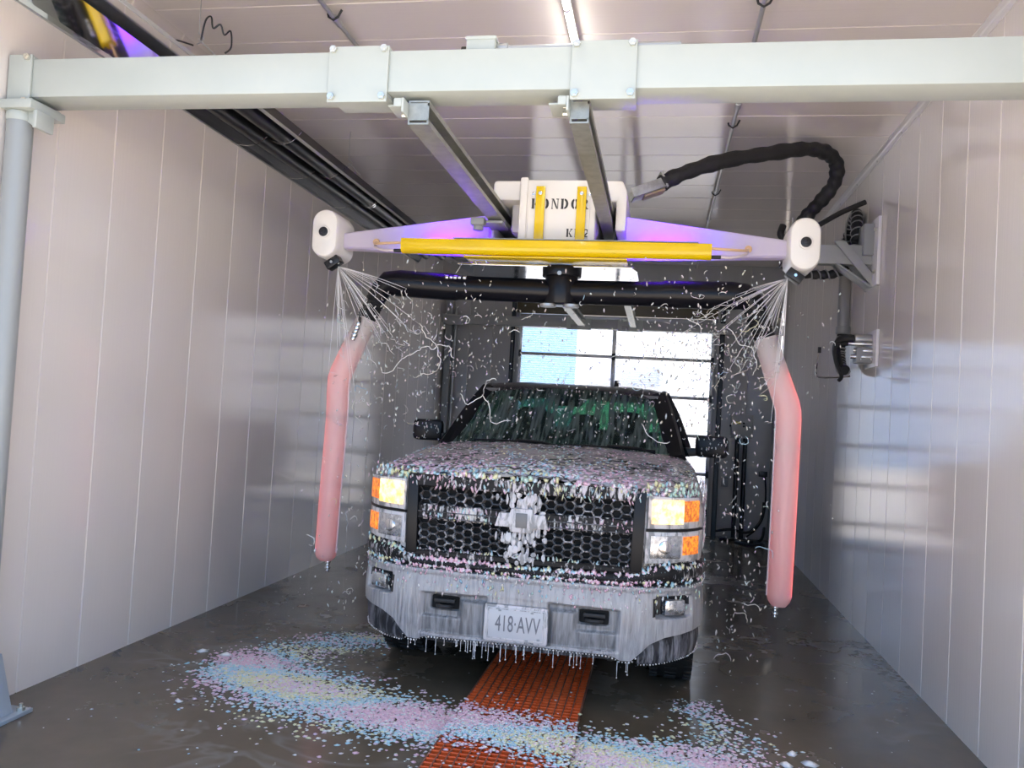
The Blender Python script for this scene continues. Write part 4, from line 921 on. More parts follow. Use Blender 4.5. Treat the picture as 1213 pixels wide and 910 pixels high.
# grille
gp = TB('grille_back', (-0.67, 0.055, 0.80), (0.67, 0.062, 1.26), M['dark'])
def gv(u): return 0.028*abs(u)**2/0.45
def gbar(name, z0, z1, m, u0=-0.665, u1=0.665, d0=-0.004, d1=0.07, n=24, bev=0.008):
    rows = []
    prof = [(d1, z0), (d0+bev, z0), (d0, z0+bev), (d0, z1-bev), (d0+bev, z1), (d1, z1)]
    for k in range(n+1):
        u = lerp(u0, u1, k/n); rows.append([Vector((u, gv(u)+p[0], p[1])) for p in prof])
    bm = NB(); V = grid(bm, rows); bm.faces.new(V[0]); bm.faces.new(V[-1]); bmesh.ops.recalc_face_normals(bm, faces=bm.faces)
    return finish(name, bm, m, tr, angle=40)
gbar('grille_top_bar', 1.198, 1.268, M['grille'], d0=-0.012)
gbar('grille_bottom_bar', 0.806, 0.842, M['grille'], -0.655, 0.655)
gbar('grille_middle_bar', 1.012, 1.098, M['grille'], d0=0.008)
for u0, u1 in ((-0.665, -0.14), (0.14, 0.665)):
    gbar('chrome_strip', 1.054, 1.060, M['valance'], u0, u1, 0.0, 0.03, bev=0.002); gbar('chrome_strip', 1.022, 1.026, M['valance'], u0, u1, 0.0, 0.03, bev=0.001)
for s in (-1, 1):
    bm = NB(); prism(bm, [(s*0.60, 0.82), (s*0.665, 0.82), (s*0.672, 1.25), (s*0.61, 1.25)], 1, 0.012, 0.075, 0.006); finish('grille_side', bm, M['car_black'], tr)
def comb(z0, z1, rows_, name):
    bm = NB(); px_ = 0.0515; hz_ = (z1-z0)/rows_; ncol = 12
    for c in range(-ncol, ncol+1):
        u = c*px_
        if abs(u) > 0.63: continue
        offz = (c % 2)*0.5
        for r in range(-1, rows_+1):
            zc = z0+(r+0.5+offz)*hz_
            if zc-hz_*0.5 < z0-0.3*hz_ or zc+hz_*0.5 > z1+0.3*hz_: continue
            def hexp(k): return [(u+k*0.0345, zc), (u+k*0.018, zc+k*hz_*0.5), (u-k*0.018, zc+k*hz_*0.5), (u-k*0.0345, zc), (u-k*0.018, zc-k*hz_*0.5), (u+k*0.018, zc-k*hz_*0.5)]
            v = gv(u)+0.012
            O = [bm.verts.new((p[0], v, p[1])) for p in hexp(1.0)]; I = [bm.verts.new((p[0], v+0.003, p[1])) for p in hexp(0.78)]; D = [bm.verts.new((p[0], v+0.035, p[1])) for p in hexp(0.72)]
            for j in range(6):
                q = (j+1) % 6; bm.faces.new((O[j], O[q], I[q], I[j])); bm.faces.new((I[j], I[q], D[q], D[j]))
    bmesh.ops.recalc_face_normals(bm, faces=bm.faces)
    return finish(name, bm, M['mesh'], tr, smooth=False)
comb(1.096, 1.200, 2, 'grille_honeycomb'); comb(0.842, 1.014, 4, 'grille_honeycomb')
# bow-tie emblem under thick suds
em = [(-0.150, 1.012), (-0.068, 1.012), (-0.060, 0.986), (0.060, 0.986), (0.068, 1.012), (0.150, 1.012), (0.128, 1.088), (0.068, 1.088), (0.060, 1.116), (-0.060, 1.116), (-0.068, 1.088), (-0.128, 1.088)]
bm = NB(); prism(bm, em, 1, -0.022, 0.012, 0.004); e_ = finish('emblem', bm, M['suds'], tr)
bm = NB(); box(bm, (-0.032, -0.026, 1.012), (0.032, -0.022, 1.092), 0.003); finish('emblem_core', bm, mat('dull_core', (0.16, 0.16, 0.16), 0.4), e_)
# vertical curtain of suds running off the hood over the grille centre (with holes where the honeycomb shows)
bm = NB(); rs2 = random.Random(3)
def blob(bm, c, rx, ry, rz, n=7):
    c = Vector(c); top = bm.verts.new(c+Vector((0, -ry, 0)))
    ring = [bm.verts.new(c+Vector((rx*math.cos(2*PI*j/n)*rs2.uniform(0.75, 1.15), -ry*0.2, rz*math.sin(2*PI*j/n)*rs2.uniform(0.75, 1.15)))) for j in range(n)]
    for j in range(n): bm.faces.new((top, ring[j], ring[(j+1) % n]))
for k in range(190):
    x = rs2.gauss(0, 0.055); z = rs2.uniform(0.80, 1.27)
    if abs(x) > 0.16: continue
    blob(bm, (x, gv(x)+rs2.uniform(-0.008, 0.016), z), rs2.uniform(0.006, 0.018), 0.008, rs2.uniform(0.012, 0.035))
bmesh.ops.recalc_face_normals(bm, faces=bm.faces)
o = finish('suds_curtain', bm, M['suds'], tr); o['kind'] = 'stuff'

# lamps: bezel, lens, amber marker (each side, two tiers)
def patch(u0, u1, z0, z1, off, n=10, thick=0.02, z0b=None, z1b=None):
    # curved slab following the nose plan
    z0b = z0 if z0b is None else z0b; z1b = z1 if z1b is None else z1b
    F = []; Bk = []
    for k in range(n+1):
        t = k/n; u = lerp(u0, u1, t); nn = curve_frame(u); p = Vector((u, vplan(u), 0)); a = lerp(z0, z0b, t); b = lerp(z1, z1b, t)
        F.append([p+nn*off+Vector((0, 0, a)), p+nn*(off+0.002)+Vector((0, 0, a+0.004)), p+nn*(off+0.002)+Vector((0, 0, b-0.004)), p+nn*off+Vector((0, 0, b)), p+nn*(off-thick)+Vector((0, 0, b)), p+nn*(off-thick)+Vector((0, 0, a))])
    bm = NB(); V = grid(bm, F, close=True); bm.faces.new(V[0]); bm.faces.new(V[-1]); bmesh.ops.recalc_face_normals(bm, faces=bm.faces); return bm
for s in (-1, 1):
    up = finish('headlamp', patch(s*0.682, s*0.955, 1.055, 1.232, 0.010, thick=0.06, z1b=1.222), M['suds'], tr)
    finish('lit_lens', patch(s*0.700, s*0.865, 1.082, 1.214, 0.020), M['headlight'], up)
    finish('amber_marker', patch(s*0.868, s*0.945, 1.094, 1.208, 0.019), M['amber'], up)
    n = curve_frame(s*0.78)
    lo = finish('lower_lamp', patch(s*0.676, s*0.965, 0.866, 1.038, 0.010, thick=0.06, z0b=0.878), M['suds'], tr)
    finish('clear_lens', patch(s*0.698, s*0.858, 0.896, 1.018, 0.018), M['lens'], lo)
    finish('amber_marker', patch(s*0.872, s*0.95, 0.912, 1.012, 0.018), M['amber'], lo)
    bm = patch(s*0.71, s*0.845, 0.905, 1.008, 0.0205); bm.free()
    bm = NB(); c = Vector((s*0.775, vplan(0.775), 0.957))+curve_frame(s*0.775)*0.012
    cyl(bm, c, c+curve_frame(s*0.775)*0.016, 0.036, 20, 0.006); finish('projector', bm, M['lampchrome'], lo)
    finish('lamp_divider', patch(s*0.676, s*0.975, 1.040, 1.053, 0.014, thick=0.05), M['car_black'], tr)

# cab
def tri_patch(name, a, b, c, d, m, nu=12, nv=8, bow=0.0, bowdir=Vector((0, -1, 0)), parent=None, th=0.006):
    a, b, c, d = map(Vector, (a, b, c, d)); rows = []
    for j in range(nv+1):
        t = j/nv; p = a.lerp(d, t); q = b.lerp(c, t)
        rows.append([p.lerp(q, k/nu)+bowdir*bow*(1-(2*k/nu-1)**2) for k in range(nu+1)])
    bm = NB(); grid(bm, rows); bmesh.ops.recalc_face_normals(bm, faces=bm.faces)
    bmesh.ops.solidify(bm, geom=bm.faces[:], thickness=th)
    return finish(name, bm, m, parent or tr, angle=50)
WSB, WST = (0.80, 1.50, 1.405), (0.665, 2.16, 1.838)
ws = tri_patch('windscreen', (-WSB[0], WSB[1], WSB[2]), (WSB[0], WSB[1], WSB[2]), (WST[0], WST[1], WST[2]), (-WST[0], WST[1], WST[2]), M['glass'], 24, 12, 0.10, Vector((0, -1, 0.15)))
for s in (-1, 1):
    bm = NB()
    rows = []
    for t in [k/8 for k in range(9)]:
        c = Vector((s*lerp(0.855, 0.712, t), lerp(1.50, 2.18, t), lerp(1.385, 1.842, t)+0.02*math.sin(PI*t)))
        rows.append([c+Vector((s*o_[0], o_[1], o_[2])) for o_ in ((-0.075, -0.012, 0.0), (-0.03, -0.016, 0.018), (0.035, 0.02, 0.022), (0.062, 0.07, 0.005), (0.068, 0.13, -0.03), (-0.05, 0.04, -0.02))])
    V = grid(bm, rows, close=True); bm.faces.new(V[0]); bm.faces.new(V[-1]); bmesh.ops.recalc_face_normals(bm, faces=bm.faces)
    finish('a_pillar', bm, M['car_black'], tr)
    # cab side frame: rail, b-pillar, c-pillar
    for nm, P in (('roof_rail', [(0.72, 2.22, 1.825), (0.745, 2.6, 1.862), (0.75, 3.3, 1.868), (0.735, 3.85, 1.835)]), ('b_pillar', [(0.975, 2.75, 1.38), (0.87, 2.72, 1.65), (0.755, 2.70, 1.868)]), ('c_pillar', [(0.975, 3.90, 1.38), (0.87, 3.88, 1.62), (0.74, 3.83, 1.84)])):
        T1(nm, smooth_path([(s*p[0], p[1], p[2]) for p in P], 4), 0.035, M['car_black'], tr, 10)
    M.setdefault('side_glass', mat('dark_side_glass', (0.01, 0.012, 0.012), 0.05, coat=0.5))
    tri_patch('side_window', (s*0.945, 1.60, 1.39), (s*0.965, 2.72, 1.39), (s*0.755, 2.66, 1.85), (s*0.735, 2.22, 1.845), M['side_glass'], 6, 4)
    tri_patch('side_window', (s*0.965, 2.80, 1.39), (s*0.965, 3.85, 1.39), (s*0.745, 3.78, 1.83), (s*0.755, 2.75, 1.86), M['side_glass'], 6, 4)
# roof with rounded edges
rows = []
for v, zc, w in ((2.10, 1.838, 0.66), (2.13, 1.856, 0.70), (2.2, 1.878, 0.735), (2.4, 1.903, 0.755), (2.8, 1.922, 0.765), (3.3, 1.917, 0.762), (3.7, 1.89, 0.75), (3.85, 1.85, 0.735), (3.88, 1.82, 0.72)):
    rows.append([Vector((f*w, v + (-0.05*(1-f*f) if v < 2.3 else 0), zc - 0.012*(abs(f)**2) - (0.05 if abs(f) > 0.98 else 0.022 if abs(f) > 0.92 else 0.006 if abs(f) > 0.84 else 0) + (0.006 if 0.52 < abs(f) < 0.62 else 0))) for f in (-1, -0.95, -0.87, -0.7, -0.57, -0.4, -0.2, 0, 0.2, 0.4, 0.57, 0.7, 0.87, 0.95, 1)])
bm = NB(); grid(bm, rows); bmesh.ops.recalc_face_normals(bm, faces=bm.faces); bmesh.ops.solidify(bm, geom=bm.faces[:], thickness=0.02); finish('roof', bm, M['roof'], tr, angle=60)
bm = NB(); prism(bm, [(2.90, 1.918), (3.06, 1.918), (3.06, 1.975), (3.03, 1.985), (2.96, 1.945)], 0, 0.295, 0.335, 0.006); finish('roof_antenna', bm, M['car_black'], tr)
rg = tri_patch('rear_window', (-0.80, 3.92, 1.40), (0.80, 3.92, 1.40), (0.68, 3.86, 1.82), (-0.68, 3.86, 1.82), M['rear_glass'], 4, 3)
# cowl, wipers
bm = NB(); rows = []
for v, z in ((1.425, 1.392), (1.46, 1.385), (1.55, 1.40)): rows.append([Vector((f*0.82, v-0.06*(1-f*f), z+0.012*(1-f*f))) for f in [-1+k/8 for k in range(17)]])
grid(bm, rows); bmesh.ops.recalc_face_normals(bm, faces=bm.faces); bmesh.ops.solidify(bm, geom=bm.faces[:], thickness=0.02); finish('cowl', bm, M['valance'], tr)
for x0, x1 in ((-0.62, 0.02), (0.02, 0.70)):
    bm = NB(); tube(bm, smooth_path([(x0, 1.43-0.03*(1-(x0/0.8)**2), 1.428), ((x0+x1)/2, 1.385, 1.435), (x1, 1.43-0.04*(1-(x1/0.8)**2), 1.425)]), 0.008, 6); tube(bm, smooth_path([((x0+x1)/2, 1.378, 1.445), (lerp(x0, x1, 0.8), 1.36, 1.44), (x1, 1.39, 1.412)]), 0.009, 6); finish('wiper', bm, M['car_black'], tr)
# mirrors
for s in (-1, 1):
    R_ = Matrix.Translation((s*1.118, 1.92, 1.466)) @ Matrix.Rotation(s*-0.12, 4, 'Z')
    bm = NB(); box(bm, (-0.122, -0.05, -0.084), (0.122, 0.07, 0.082), 0.034, R_); mo = finish('door_mirror', bm, M['car_black'], tr)
    bm = NB(); prism(bm, [(s*0.90, 1.375), (s*1.06, 1.395), (s*1.06, 1.450), (s*0.90, 1.445)], 1, 1.90, 1.97, 0.01); finish('mirror_arm', bm, M['car_black'], mo)
    bm = NB(); box(bm, (-0.10, 0.071, -0.065), (0.10, 0.075, 0.065), 0.001, R_); finish('mirror_glass', bm, M['chromeish'], mo)
    bm = NB(); box(bm, (s*1.0, 2.30, 1.15) if s > 0 else (s*1.045, 2.30, 1.15), (s*1.045, 2.5, 1.19) if s > 0 else (s*1.0, 2.5, 1.19), 0.01); finish('door_handle', bm, M['car_black'], tr)
# cabin interior
bm = NB(); rows = [[Vector((x, v, z)) for x in (-0.86, -0.4, 0, 0.4, 0.86)] for v, z in ((1.50, 1.37), (1.7, 1.40), (1.95, 1.39), (2.05, 1.30), (2.08, 1.05))]
grid(bm, rows); finish('dashboard', bm, M['dark'], tr)
for s in (-1, 1):
    st = TB('seat', (s*0.42-0.26, 2.72, 0.8), (s*0.42+0.26, 2.90, 1.50), M['rubber'], bev=0.06); bm = NB(); box(bm, (s*0.42-0.13, 2.80, 1.52), (s*0.42+0.13, 2.90, 1.70), 0.04); finish('headrest', bm, M['rubber'], st)
bm = NB(); prev = [Vector((0.42+0.18*math.cos(2*PI*k/24), 2.12-0.08*math.sin(2*PI*k/24), 1.33+0.16*math.sin(2*PI*k/24))) for k in range(25)]; tube(bm, prev, 0.014, 6); finish('steering_wheel', bm, M['rubber'], tr)
rbh = TB('rear_bench', (-0.72, 3.4, 0.8), (0.72, 3.6, 1.52), M['rubber'], bev=0.06)
for x in (-0.45, 0.0, 0.45): TB('headrest', (x-0.14, 3.5, 1.50), (x+0.14, 3.6, 1.66), M['rubber'], rbh, 0.04)
bm = NB(); box(bm, (-0.115, 1.98, 1.715), (0.115, 2.01, 1.775), 0.02); cyl(bm, (0, 2.0, 1.77), (0, 2.06, 1.83), 0.012, 8); finish('rear_view_mirror', bm, M['car_black'], tr)
bm = NB(); box(bm, (-0.70, 2.10, 1.81), (0.70, 3.8, 1.835)); finish('headliner', bm, mat('grey_headliner', (0.16, 0.15, 0.14), 0.9), tr)
# wheels
def wheel(s, v):
    c = Vector((s*0.86, v, 0.402)); hw = 0.132; n = 48
    prof = [(-hw+0.01, 0.24), (-hw, 0.30), (-hw, 0.352), (-hw+0.012, 0.382), (-hw+0.035, 0.396), (0, 0.402), (hw-0.035, 0.396), (hw-0.012, 0.382), (hw, 0.352), (hw, 0.30), (hw-0.01, 0.24)]
    bm = NB(); rows = []
    for k in range(n):
        a = 2*PI*k/n; rows.append([c+Vector((x, r_*math.cos(a), r_*math.sin(a))) for x, r_ in prof])
    rows.append(rows[0]); grid(bm, rows); bmesh.ops.remove_doubles(bm, verts=bm.verts, dist=1e-5); bmesh.ops.recalc_face_normals(bm, faces=bm.faces)
    t = finish('tyre', bm, M['tyre'], tr)
    bm = NB()
    for k in range(44):
        a = 2*PI*k/44
        for x0, x1 in ((-hw+0.004, -hw+0.05), (-0.035, 0.035), (hw-0.05, hw-0.004)):
            R_ = Matrix.Translation(c) @ Matrix.Rotation(a+(0.07 if abs(x0+x1) < 0.01 else 0), 4, 'X'); box(bm, (x0, -0.017, 0.392), (x1, 0.017, 0.405), 0, R_)
    o = finish('tread', bm, M['tyre'], t, smooth=False); o['kind'] = 'stuff'
    bm = NB(); cyl(bm, c+Vector((-hw+0.02, 0, 0)), c+Vector((s*(hw-0.03) if s > 0 else hw-0.02, 0, 0)), 0.245, 32, 0.01); r_ = finish('rim', bm, M['chromeish'], t)
    for k in range(6):
        R_ = Matrix.Translation(c) @ Matrix.Rotation(2*PI*k/6, 4, 'X'); bm = NB(); x = s*(hw-0.025); box(bm, (min(x, x+s*0.02), -0.03, 0.05), (max(x, x+s*0.02), 0.03, 0.22), 0.006, R_); finish('spoke', bm, M['chromeish'], t)
for v in (1.0, 4.65):
    for s in (-1, 1): wheel(s, v)

# ------------------------------------------------------------------ foam
PASTEL = [(0.80, 0.76, 0.76), (0.78, 0.78, 0.76), (0.80, 0.44, 0.56), (0.78, 0.52, 0.64), (0.34, 0.62, 0.76), (0.40, 0.68, 0.72), (0.76, 0.72, 0.36), (0.46, 0.70, 0.58)]
WHITEISH = [(0.80, 0.78, 0.76), (0.76, 0.76, 0.75), (0.78, 0.68, 0.70), (0.68, 0.75, 0.75), (0.76, 0.73, 0.64)]
class Flecks:
    # many small lumps in one mesh with a colour per vertex
    def __init__(s): s.v = []; s.f = []; s.c = []
    def lump(s, c, ax, ay, az, col, r):
        # squashed lumpy octahedron-like dab with axes ax, ay, az (vectors)
        b = len(s.v); n = 6
        s.v.append(c+az); s.c.append(col)
        for j in range(n):
            a = 2*PI*j/n; k = r.uniform(0.65, 1.2); s.v.append(c+ax*(k*math.cos(a))+ay*(k*math.sin(a))); s.c.append(col)
        for j in range(n): s.f.append((b, b+1+j, b+1+(j+1) % n))
        s.f.append(tuple(b+1+j for j in range(n))[::-1])
    def thread(s, pts, rad, col, n=4):
        b0 = len(s.v); pts = [Vector(p) for p in pts]
        for i, p in enumerate(pts):
            d = pts[min(i+1, len(pts)-1)]-pts[max(i-1, 0)]
            if d.length < 1e-9: d = Vector((0, 0, 1))
            x, y = frame_from(d); rr_ = rad*(0.5 if i in (0, len(pts)-1) else 1)
            for j in range(n):
                a = 2*PI*j/n; s.v.append(p+rr_*(math.cos(a)*x+math.sin(a)*y)); s.c.append(col)
        for i in range(len(pts)-1):
            for j in range(n):
                q = (j+1) % n; s.f.append((b0+i*n+j, b0+i*n+q, b0+(i+1)*n+q, b0+(i+1)*n+j))
        s.f.append(tuple(b0+j for j in range(n))[::-1]); s.f.append(tuple(b0+(len(pts)-1)*n+j for j in range(n)))
    def build(s, name, parent=None, m=None):
        me = bpy.data.meshes.new(name); me.from_pydata([tuple(v) for v in s.v], [], s.f)
        a = me.color_attributes.new('Col', 'FLOAT_COLOR', 'POINT')
        a.data.foreach_set('color', [x for c in s.c for x in (c[0], c[1], c[2], 1.0)])
        me.polygons.foreach_set('use_smooth', [True]*len(me.polygons)); me.materials.append(m or M['foam'])
        o = link(name, me, parent); o['kind'] = 'stuff'; return o
def patchy(x, y, sc, seed):   # cheap smooth hue field
    return 0.5+0.25*(math.sin(x*sc+seed)+math.sin(y*sc*1.3+seed*2.1+math.sin(x*sc*0.7)))
R1 = random.Random(11)
def pick(x, y, sc=6.0):
    if R1.random() < 0.28: return R1.choice(WHITEISH)
    h = patchy(x, y, sc, 1.3)+R1.gauss(0, 0.17)
    return PASTEL[2 if h < 0.30 else 3 if h < 0.47 else 5 if h < 0.56 else 4 if h < 0.70 else 6 if h < 0.88 else 7]
def soften(c, k): g = 0.70; return tuple(lerp(x, g, k) for x in c)

# on the truck: dabs over the hood, thicker along its front edge, on ledges and lamps
F = Flecks()
for k in range(1500):
    v = 0.08+1.30*R1.random()**2.2; fu = R1.uniform(-1.2, 1.2); w = 0.80
    u = fu*0.8
    if abs(u) > wbody(v)*0.97: continue
    p = hood_pt(u/(wbody(v)*0.80 if v < 0.3 else 0.80), v, 0.009); dv = zhood(v+0.02)-zhood(v)
    t = Vector((0, 0.02, dv)).normalized(); sx_ = Vector((1, 0, 0)); n = sx_.cross(t)
    big = 1.0 if v > 0.35 else 1.5
    L_ = R1.uniform(0.008, 0.026)*big; a = R1.gauss(0, 0.35)
    F.lump(p, (t*math.cos(a)+sx_*math.sin(a))*L_, (sx_*math.cos(a)-t*math.sin(a))*R1.uniform(0.005, 0.010)*big, n*R1.uniform(0.002, 0.007), soften(pick(u, v, 5), 0.25), R1)
def facing(u, z, off, rx, rz, th):
    n = curve_frame(u); p = Vector((u, vplan(u), z))+n*off; tx = Vector((-n.y, n.x, 0))
    a = R1.gauss(0, 0.3); up = Vector((0, 0, 1))
    F.lump(p, (tx*math.cos(a)+up*math.sin(a))*rx, (up*math.cos(a)-tx*math.sin(a))*rz, n*th, soften(pick(u*1.5, z*3, 5), 0.2), R1)
for k in range(380):   # front roll of the hood and fender noses
    u = R1.uniform(-0.97, 0.97); z = zhood(0.05)+R1.uniform(-0.06, 0.02)
    if abs(u) > 0.68: z = R1.uniform(1.225, 1.30)
    facing(u, z, 0.004 if abs(u) < 0.66 else -0.01, R1.uniform(0.008, 0.018), R1.uniform(0.010, 0.026), 0.008)
for k in range(700):   # bumper pad
    u = R1.uniform(-1.01, 1.01); z = R1.uniform(0.745, ptop(u)); facing(u, z, 0.012, R1.uniform(0.006, 0.015), R1.uniform(0.008, 0.022), 0.009)
for k in range(260):   # chrome face, upper part
    u = R1.uniform(-1.0, 1.0); z = 0.735-0.14*R1.random()**2.2; facing(u, z, 0.012, R1.uniform(0.003, 0.008), R1.uniform(0.006, 0.018), 0.005)
for k in range(420):   # bars of the grille
    u = R1.uniform(-0.66, 0.66); z = R1.choice((R1.uniform(1.19, 1.265), R1.uniform(1.015, 1.09), R1.uniform(0.81, 0.85)))
    n = Vector((0, -1, 0)); p = Vector((u, gv(u)-0.012+(0.02 if z < 1.15 else 0), z)); a = R1.gauss(0, 0.35)
    F.lump(p, Vector((math.cos(a), 0, math.sin(a)))*R1.uniform(0.003, 0.008), Vector((-math.sin(a), 0, math.cos(a)))*R1.uniform(0.008, 0.024), n*0.007, soften(pick(u, z*2, 5), 0.3), R1)
for k in range(170):   # windscreen
    t = R1.random(); s_ = R1.uniform(-0.95, 0.95); p = Vector((s_*lerp(WSB[0], WST[0], t), lerp(WSB[1], WST[1], t)-0.10*(1-s_*s_)-0.012, lerp(WSB[2], WST[2], t)+0.015*(1-s_*s_)))
    F.lump(p, Vector((1, 0, 0))*R1.uniform(0.003, 0.006), Vector((0, 0.4, 0.6))*R1.uniform(0.006, 0.02), Vector((0, -0.6, 0.4))*0.006, R1.choice(WHITEISH), R1)
for s in (-1, 1):      # mirrors and fender sides
    for k in range(26):
        p = Vector((s*1.118+R1.uniform(-0.11, 0.11), 1.868, 1.466+R1.uniform(-0.075, 0.075))); F.lump(p, Vector((0.006, 0, 0.002)), Vector((-0.002, 0, R1.uniform(0.006, 0.014))), Vector((0, -0.006, 0)), R1.choice(WHITEISH), R1)
    for k in range(260):
        v = R1.uniform(0.4, 1.6); z = R1.uniform(0.93, 1.25); p = Vector((s*(wbody(v)+0.004), v, z)); F.lump(p, Vector((0, 0.008, 0)), Vector((0, 0, R1.uniform(0.012, 0.04))), Vector((s*0.006, 0, 0)), soften(pick(v, z, 5), 0.45), R1)
F.build('foam_dabs', tr)
# beads along the lower edges and drips hanging from the bumper
F = Flecks()
def bead(p, r): F.lump(p, Vector((r, 0, 0)), Vector((0, 0, r)), Vector((0, -r, 0)), (0.9, 0.89, 0.89), R1)
for k in range(0, len(us), 2):
    u = us[k]; n = curve_frame(u)
    if abs(u) < 0.66: bead(Vector((u, vplan(u), bz0(u)-0.004))+n*0.012, R1.uniform(0.003, 0.007))
    else: bead(Vector((u, vplan(u), interp([0.64, 0.75, 1.02], [0.318, 0.318, 0.352], abs(u))-0.002))-n*0.008, R1.uniform(0.003, 0.006))
    if k % 4 == 0: bead(Vector((u, vplan(u), 0.742))+n*0.018, R1.uniform(0.003, 0.006))
for k in range(44):
    u = R1.choice((R1.uniform(-0.66, 0.62), R1.gauss(-0.12, 0.14))); l = R1.uniform(0.015, 0.10); z = bz0(u)-0.004; p = Vector((u, vplan(u)-0.008, z))
    F.thread([p, p+Vector((0, 0, -l*0.5)), p+Vector((0, 0, -l))], R1.uniform(0.0012, 0.0022), (0.9, 0.89, 0.89)); bead(p+Vector((0, 0, -l)), 0.005)
F.build('suds_drips', tr)

# on the floor: a crescent of pastel foam broken by the grating
F = Flecks()
BAND = [(-2.55, 4.72, 0.24), (-2.25, 4.62, 0.30), (-1.95, 4.45, 0.30), (-1.6, 4.32, 0.27), (-1.2, 4.22, 0.23), (-0.9, 4.18, 0.20), (-0.6, 4.14, 0.20), (-0.3, 4.05, 0.22), (0.0, 4.02, 0.25), (0.25, 4.0, 0.27), (0.48, 3.96, 0.22)]
ARM = [(-2.45, 4.85, 0.22), (-2.2, 5.15, 0.30), (-2.05, 5.45, 0.28), (-1.9, 5.6, 0.18)]
ARM2 = [(0.45, 4.05, 0.20), (0.48, 4.4, 0.20), (0.36, 4.75, 0.16), (0.30, 5.0, 0.10)]
def along(P):
    t = R1.random()*(len(P)-1); i = min(int(t), len(P)-2); f = t-i; return [lerp(P[i][q], P[i+1][q], f) for q in range(3)]
def floor_fleck(x, y, size, col):
    on = abs(x+0.657) < 0.33 and y > 3.0; z = GH+0.001 if on else 0.001
    if on and R1.random() < 0.35: return
    if on: size = min(size, 0.018)
    a = R1.uniform(0, PI); k = R1.uniform(0.6, 1.0)
    F.lump(Vector((x, y, z)), Vector((math.cos(a), math.sin(a), 0))*size, Vector((-math.sin(a), math.cos(a), 0))*size*k, Vector((0, 0, size*0.35)), col, R1)
def fcol(x, y): return soften(fcol0(x, y), 0.28)
def fcol0(x, y):
    if R1.random() < 0.2: return R1.choice(WHITEISH)
    h = patchy(x, y*2.2, 3.6, 2.2)+R1.gauss(0, 0.09)
    return PASTEL[2 if h < 0.28 else 3 if h < 0.46 else 5 if h < 0.55 else 4 if h < 0.70 else 6 if h < 0.92 else 3]
for k in range(18000):
    x, y, w = along(BAND); q = R1.gauss(0, 0.62); x += R1.gauss(0, 0.08); yy = y+q*w; floor_fleck(x, yy, R1.uniform(0.006, 0.019), fcol(x, yy))
for k in range(1700):
    x, y, w = along(ARM); x += R1.gauss(0, 0.55)*w; y += R1.gauss(0, 0.3)*w; floor_fleck(x, y, R1.uniform(0.005, 0.016), fcol(x, y))
for k in range(700):
    x, y, w = along(ARM2); x += R1.gauss(0, 0.6)*w; y += R1.gauss(0, 0.4)*w; floor_fleck(x, y, R1.uniform(0.005, 0.018), soften(pick(x, y, 5), 0.35))
for k in range(800):   # stragglers
    x, y, w = along(BAND); x += R1.gauss(0, 0.35); y += R1.gauss(-0.08, 0.33); floor_fleck(x, y, R1.uniform(0.004, 0.014), R1.choice(WHITEISH) if R1.random() < 0.8 else fcol(x, y))
for k in range(420):
    x = R1.uniform(-3.1, 1.5); y = R1.uniform(3.4, 9.5); floor_fleck(x, y, R1.uniform(0.003, 0.008), R1.choice(WHITEISH))
for x, y, s_ in ((-2.80, 4.9, 0.05), (-2.62, 4.88, 0.06), (-2.45, 4.08, 0.03), (0.75, 4.4, 0.05), (0.82, 4.3, 0.045), (0.70, 4.25, 0.05), (0.86, 4.02, 0.05), (0.78, 3.92, 0.09), (0.88, 4.2, 0.035), (0.7, 3.8, 0.05)): floor_fleck(x, y, s_, (0.82, 0.80, 0.78))
o = F.build('floor_foam'); tag(o, 'crescent of pastel pink, blue and yellow foam on the wet floor', 'foam')

# in the air: fans of jets from both arm heads, then threads and flecks
def fan(s, label):
    F = Flecks(); src = Vector((-2.275, 5.45, 2.605)) if s < 0 else Vector((0.775, 5.45, 2.60))
    for k in range(34):
        a = math.radians(R1.uniform(-92, -12)); sp_ = R1.uniform(0.22, 0.62); d = Vector((-s*math.cos(a), R1.uniform(-0.35, 0.25), math.sin(a)))
        if k % 6 == 0: sp_ *= 1.6
        pts = [src+d*(sp_*t)+Vector((0, 0, -0.12*(sp_*t)**2)) for t in [q/7 for q in range(8)]]
        F.thread(pts, 0.0019, (0.88, 0.86, 0.86), 3)
        tail = pts[-1]; sq = [tail]
        for q in range(R1.randint(2, 6)): sq.append(sq[-1]+Vector((R1.gauss(-s*0.016, 0.018), R1.gauss(0, 0.01), R1.gauss(-0.016, 0.016))))
        F.thread(sq, 0.0026, R1.choice(WHITEISH), 3)
    o = F.build('spray_jets'); tag(o, label, 'spray')
fan(-1, 'fan of thin white jets leaving the left white arm head'); fan(1, 'fan of thin white jets leaving the right white arm head')
F = Flecks()
def airpoint():
    q = R1.random()
    if q < 0.30: x = R1.gauss(-1.75, 0.22); z = R1.uniform(0.35, 2.4)
    elif q < 0.55: x = R1.gauss(0.42, 0.22); z = R1.uniform(0.2, 2.4)
    elif q < 0.70: x = R1.gauss(0.35, 0.35); z = R1.uniform(1.9, 2.6)
    elif q < 0.80: x = R1.gauss(-1.5, 0.35); z = R1.uniform(1.9, 2.6)
    else: x = R1.uniform(-1.7, 0.6); z = R1.uniform(1.35, 2.4)
    return Vector((x, R1.uniform(4.7, 6.2), z))
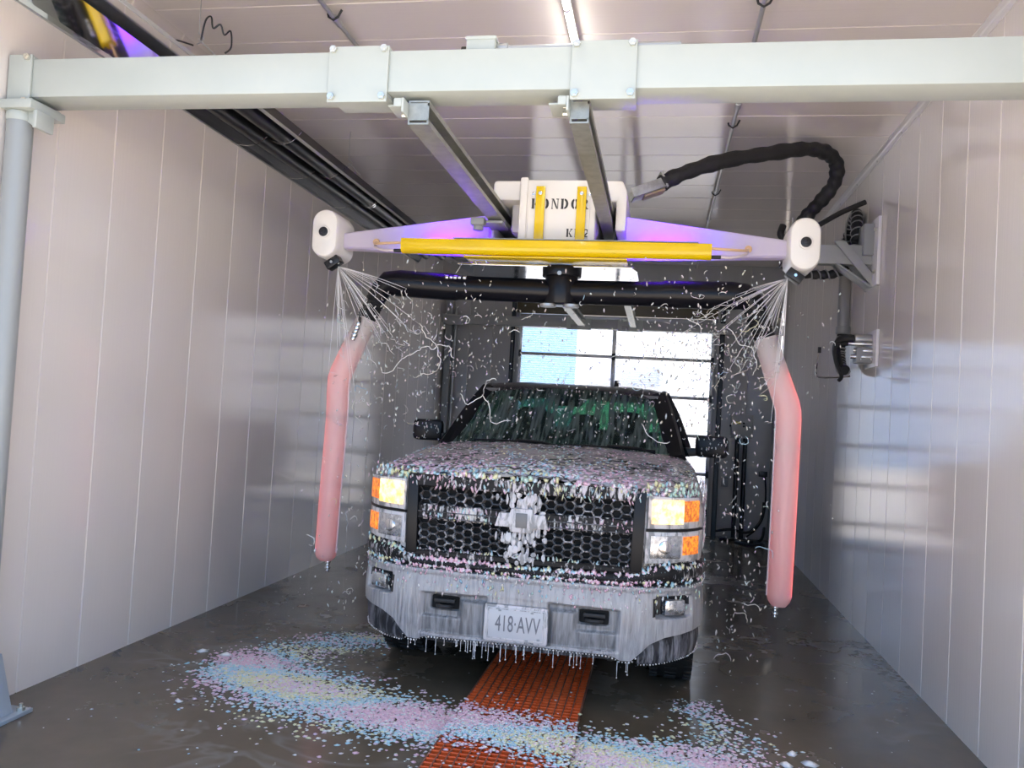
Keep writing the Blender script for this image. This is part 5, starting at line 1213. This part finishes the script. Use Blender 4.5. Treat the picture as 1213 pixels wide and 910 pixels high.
def ok(p):   # stay clear of the solid truck and the tubes
    lx, ly = p.x+0.71, p.y-4.5
    if abs(lx) < 1.1 and -0.1 < ly and p.z < 1.5: return False
    if abs(p.x+2.29) < 0.11 or abs(p.x-0.83) < 0.11: return False
    return p.x > -3.0 and p.x < 1.4 and not (2.38 < p.z < 2.62 and 5.48 < p.y < 5.72)
n = 0
while n < 1500:
    p = airpoint()
    if not ok(p): continue
    n += 1; r_ = R1.uniform(0.003, 0.0065); a = R1.uniform(-0.8, 0.8); e = R1.uniform(1.0, 3.2)
    F.lump(p, Vector((math.cos(a), 0, math.sin(a)))*r_, Vector((-math.sin(a), 0.2, math.cos(a)))*r_*e, Vector((0, -r_, 0)), R1.choice(WHITEISH), R1)
n = 0
while n < 210:
    p = airpoint(); 
    if not ok(p): continue
    n += 1; ang = R1.uniform(0, 2*PI); pts = [p]; cur = R1.gauss(0, 0.8); st_ = R1.uniform(0.008, 0.016)
    for q in range(R1.choice((2, 3, 3, 4, 5, 7, 10))):
        ang += cur*0.5+R1.gauss(0, 0.5); pts.append(pts[-1]+Vector((math.cos(ang), R1.gauss(0, 0.3), math.sin(ang)))*st_)
    F.thread(pts, R1.uniform(0.0018, 0.0030), soften(R1.choice(WHITEISH if R1.random() < 0.75 else PASTEL), 0.3), 3)
for sx_, z0, l in ((-1.86, 1.9, 0.7), (-1.6, 2.2, 0.55), (-1.3, 1.75, 0.4), (-1.15, 1.75, 0.35), (-0.1, 1.62, 0.25), (0.40, 2.25, 0.4), (0.15, 2.3, 0.3)):   # long curling threads
    p = Vector((sx_, 5.3, z0)); pts = [p]; ang = -0.9
    for q in range(int(l/0.02)):
        ang += R1.gauss(0, 0.45)+(-0.05 if ang > -0.5 else 0.03); pts.append(pts[-1]+Vector((math.cos(ang)*0.02, 0, math.sin(ang)*0.02)))
    F.thread(pts, 0.0032, (0.84, 0.82, 0.78), 3)
o = F.build('airborne_foam'); tag(o, 'white flecks and curling threads of foam flying around the truck', 'foam')
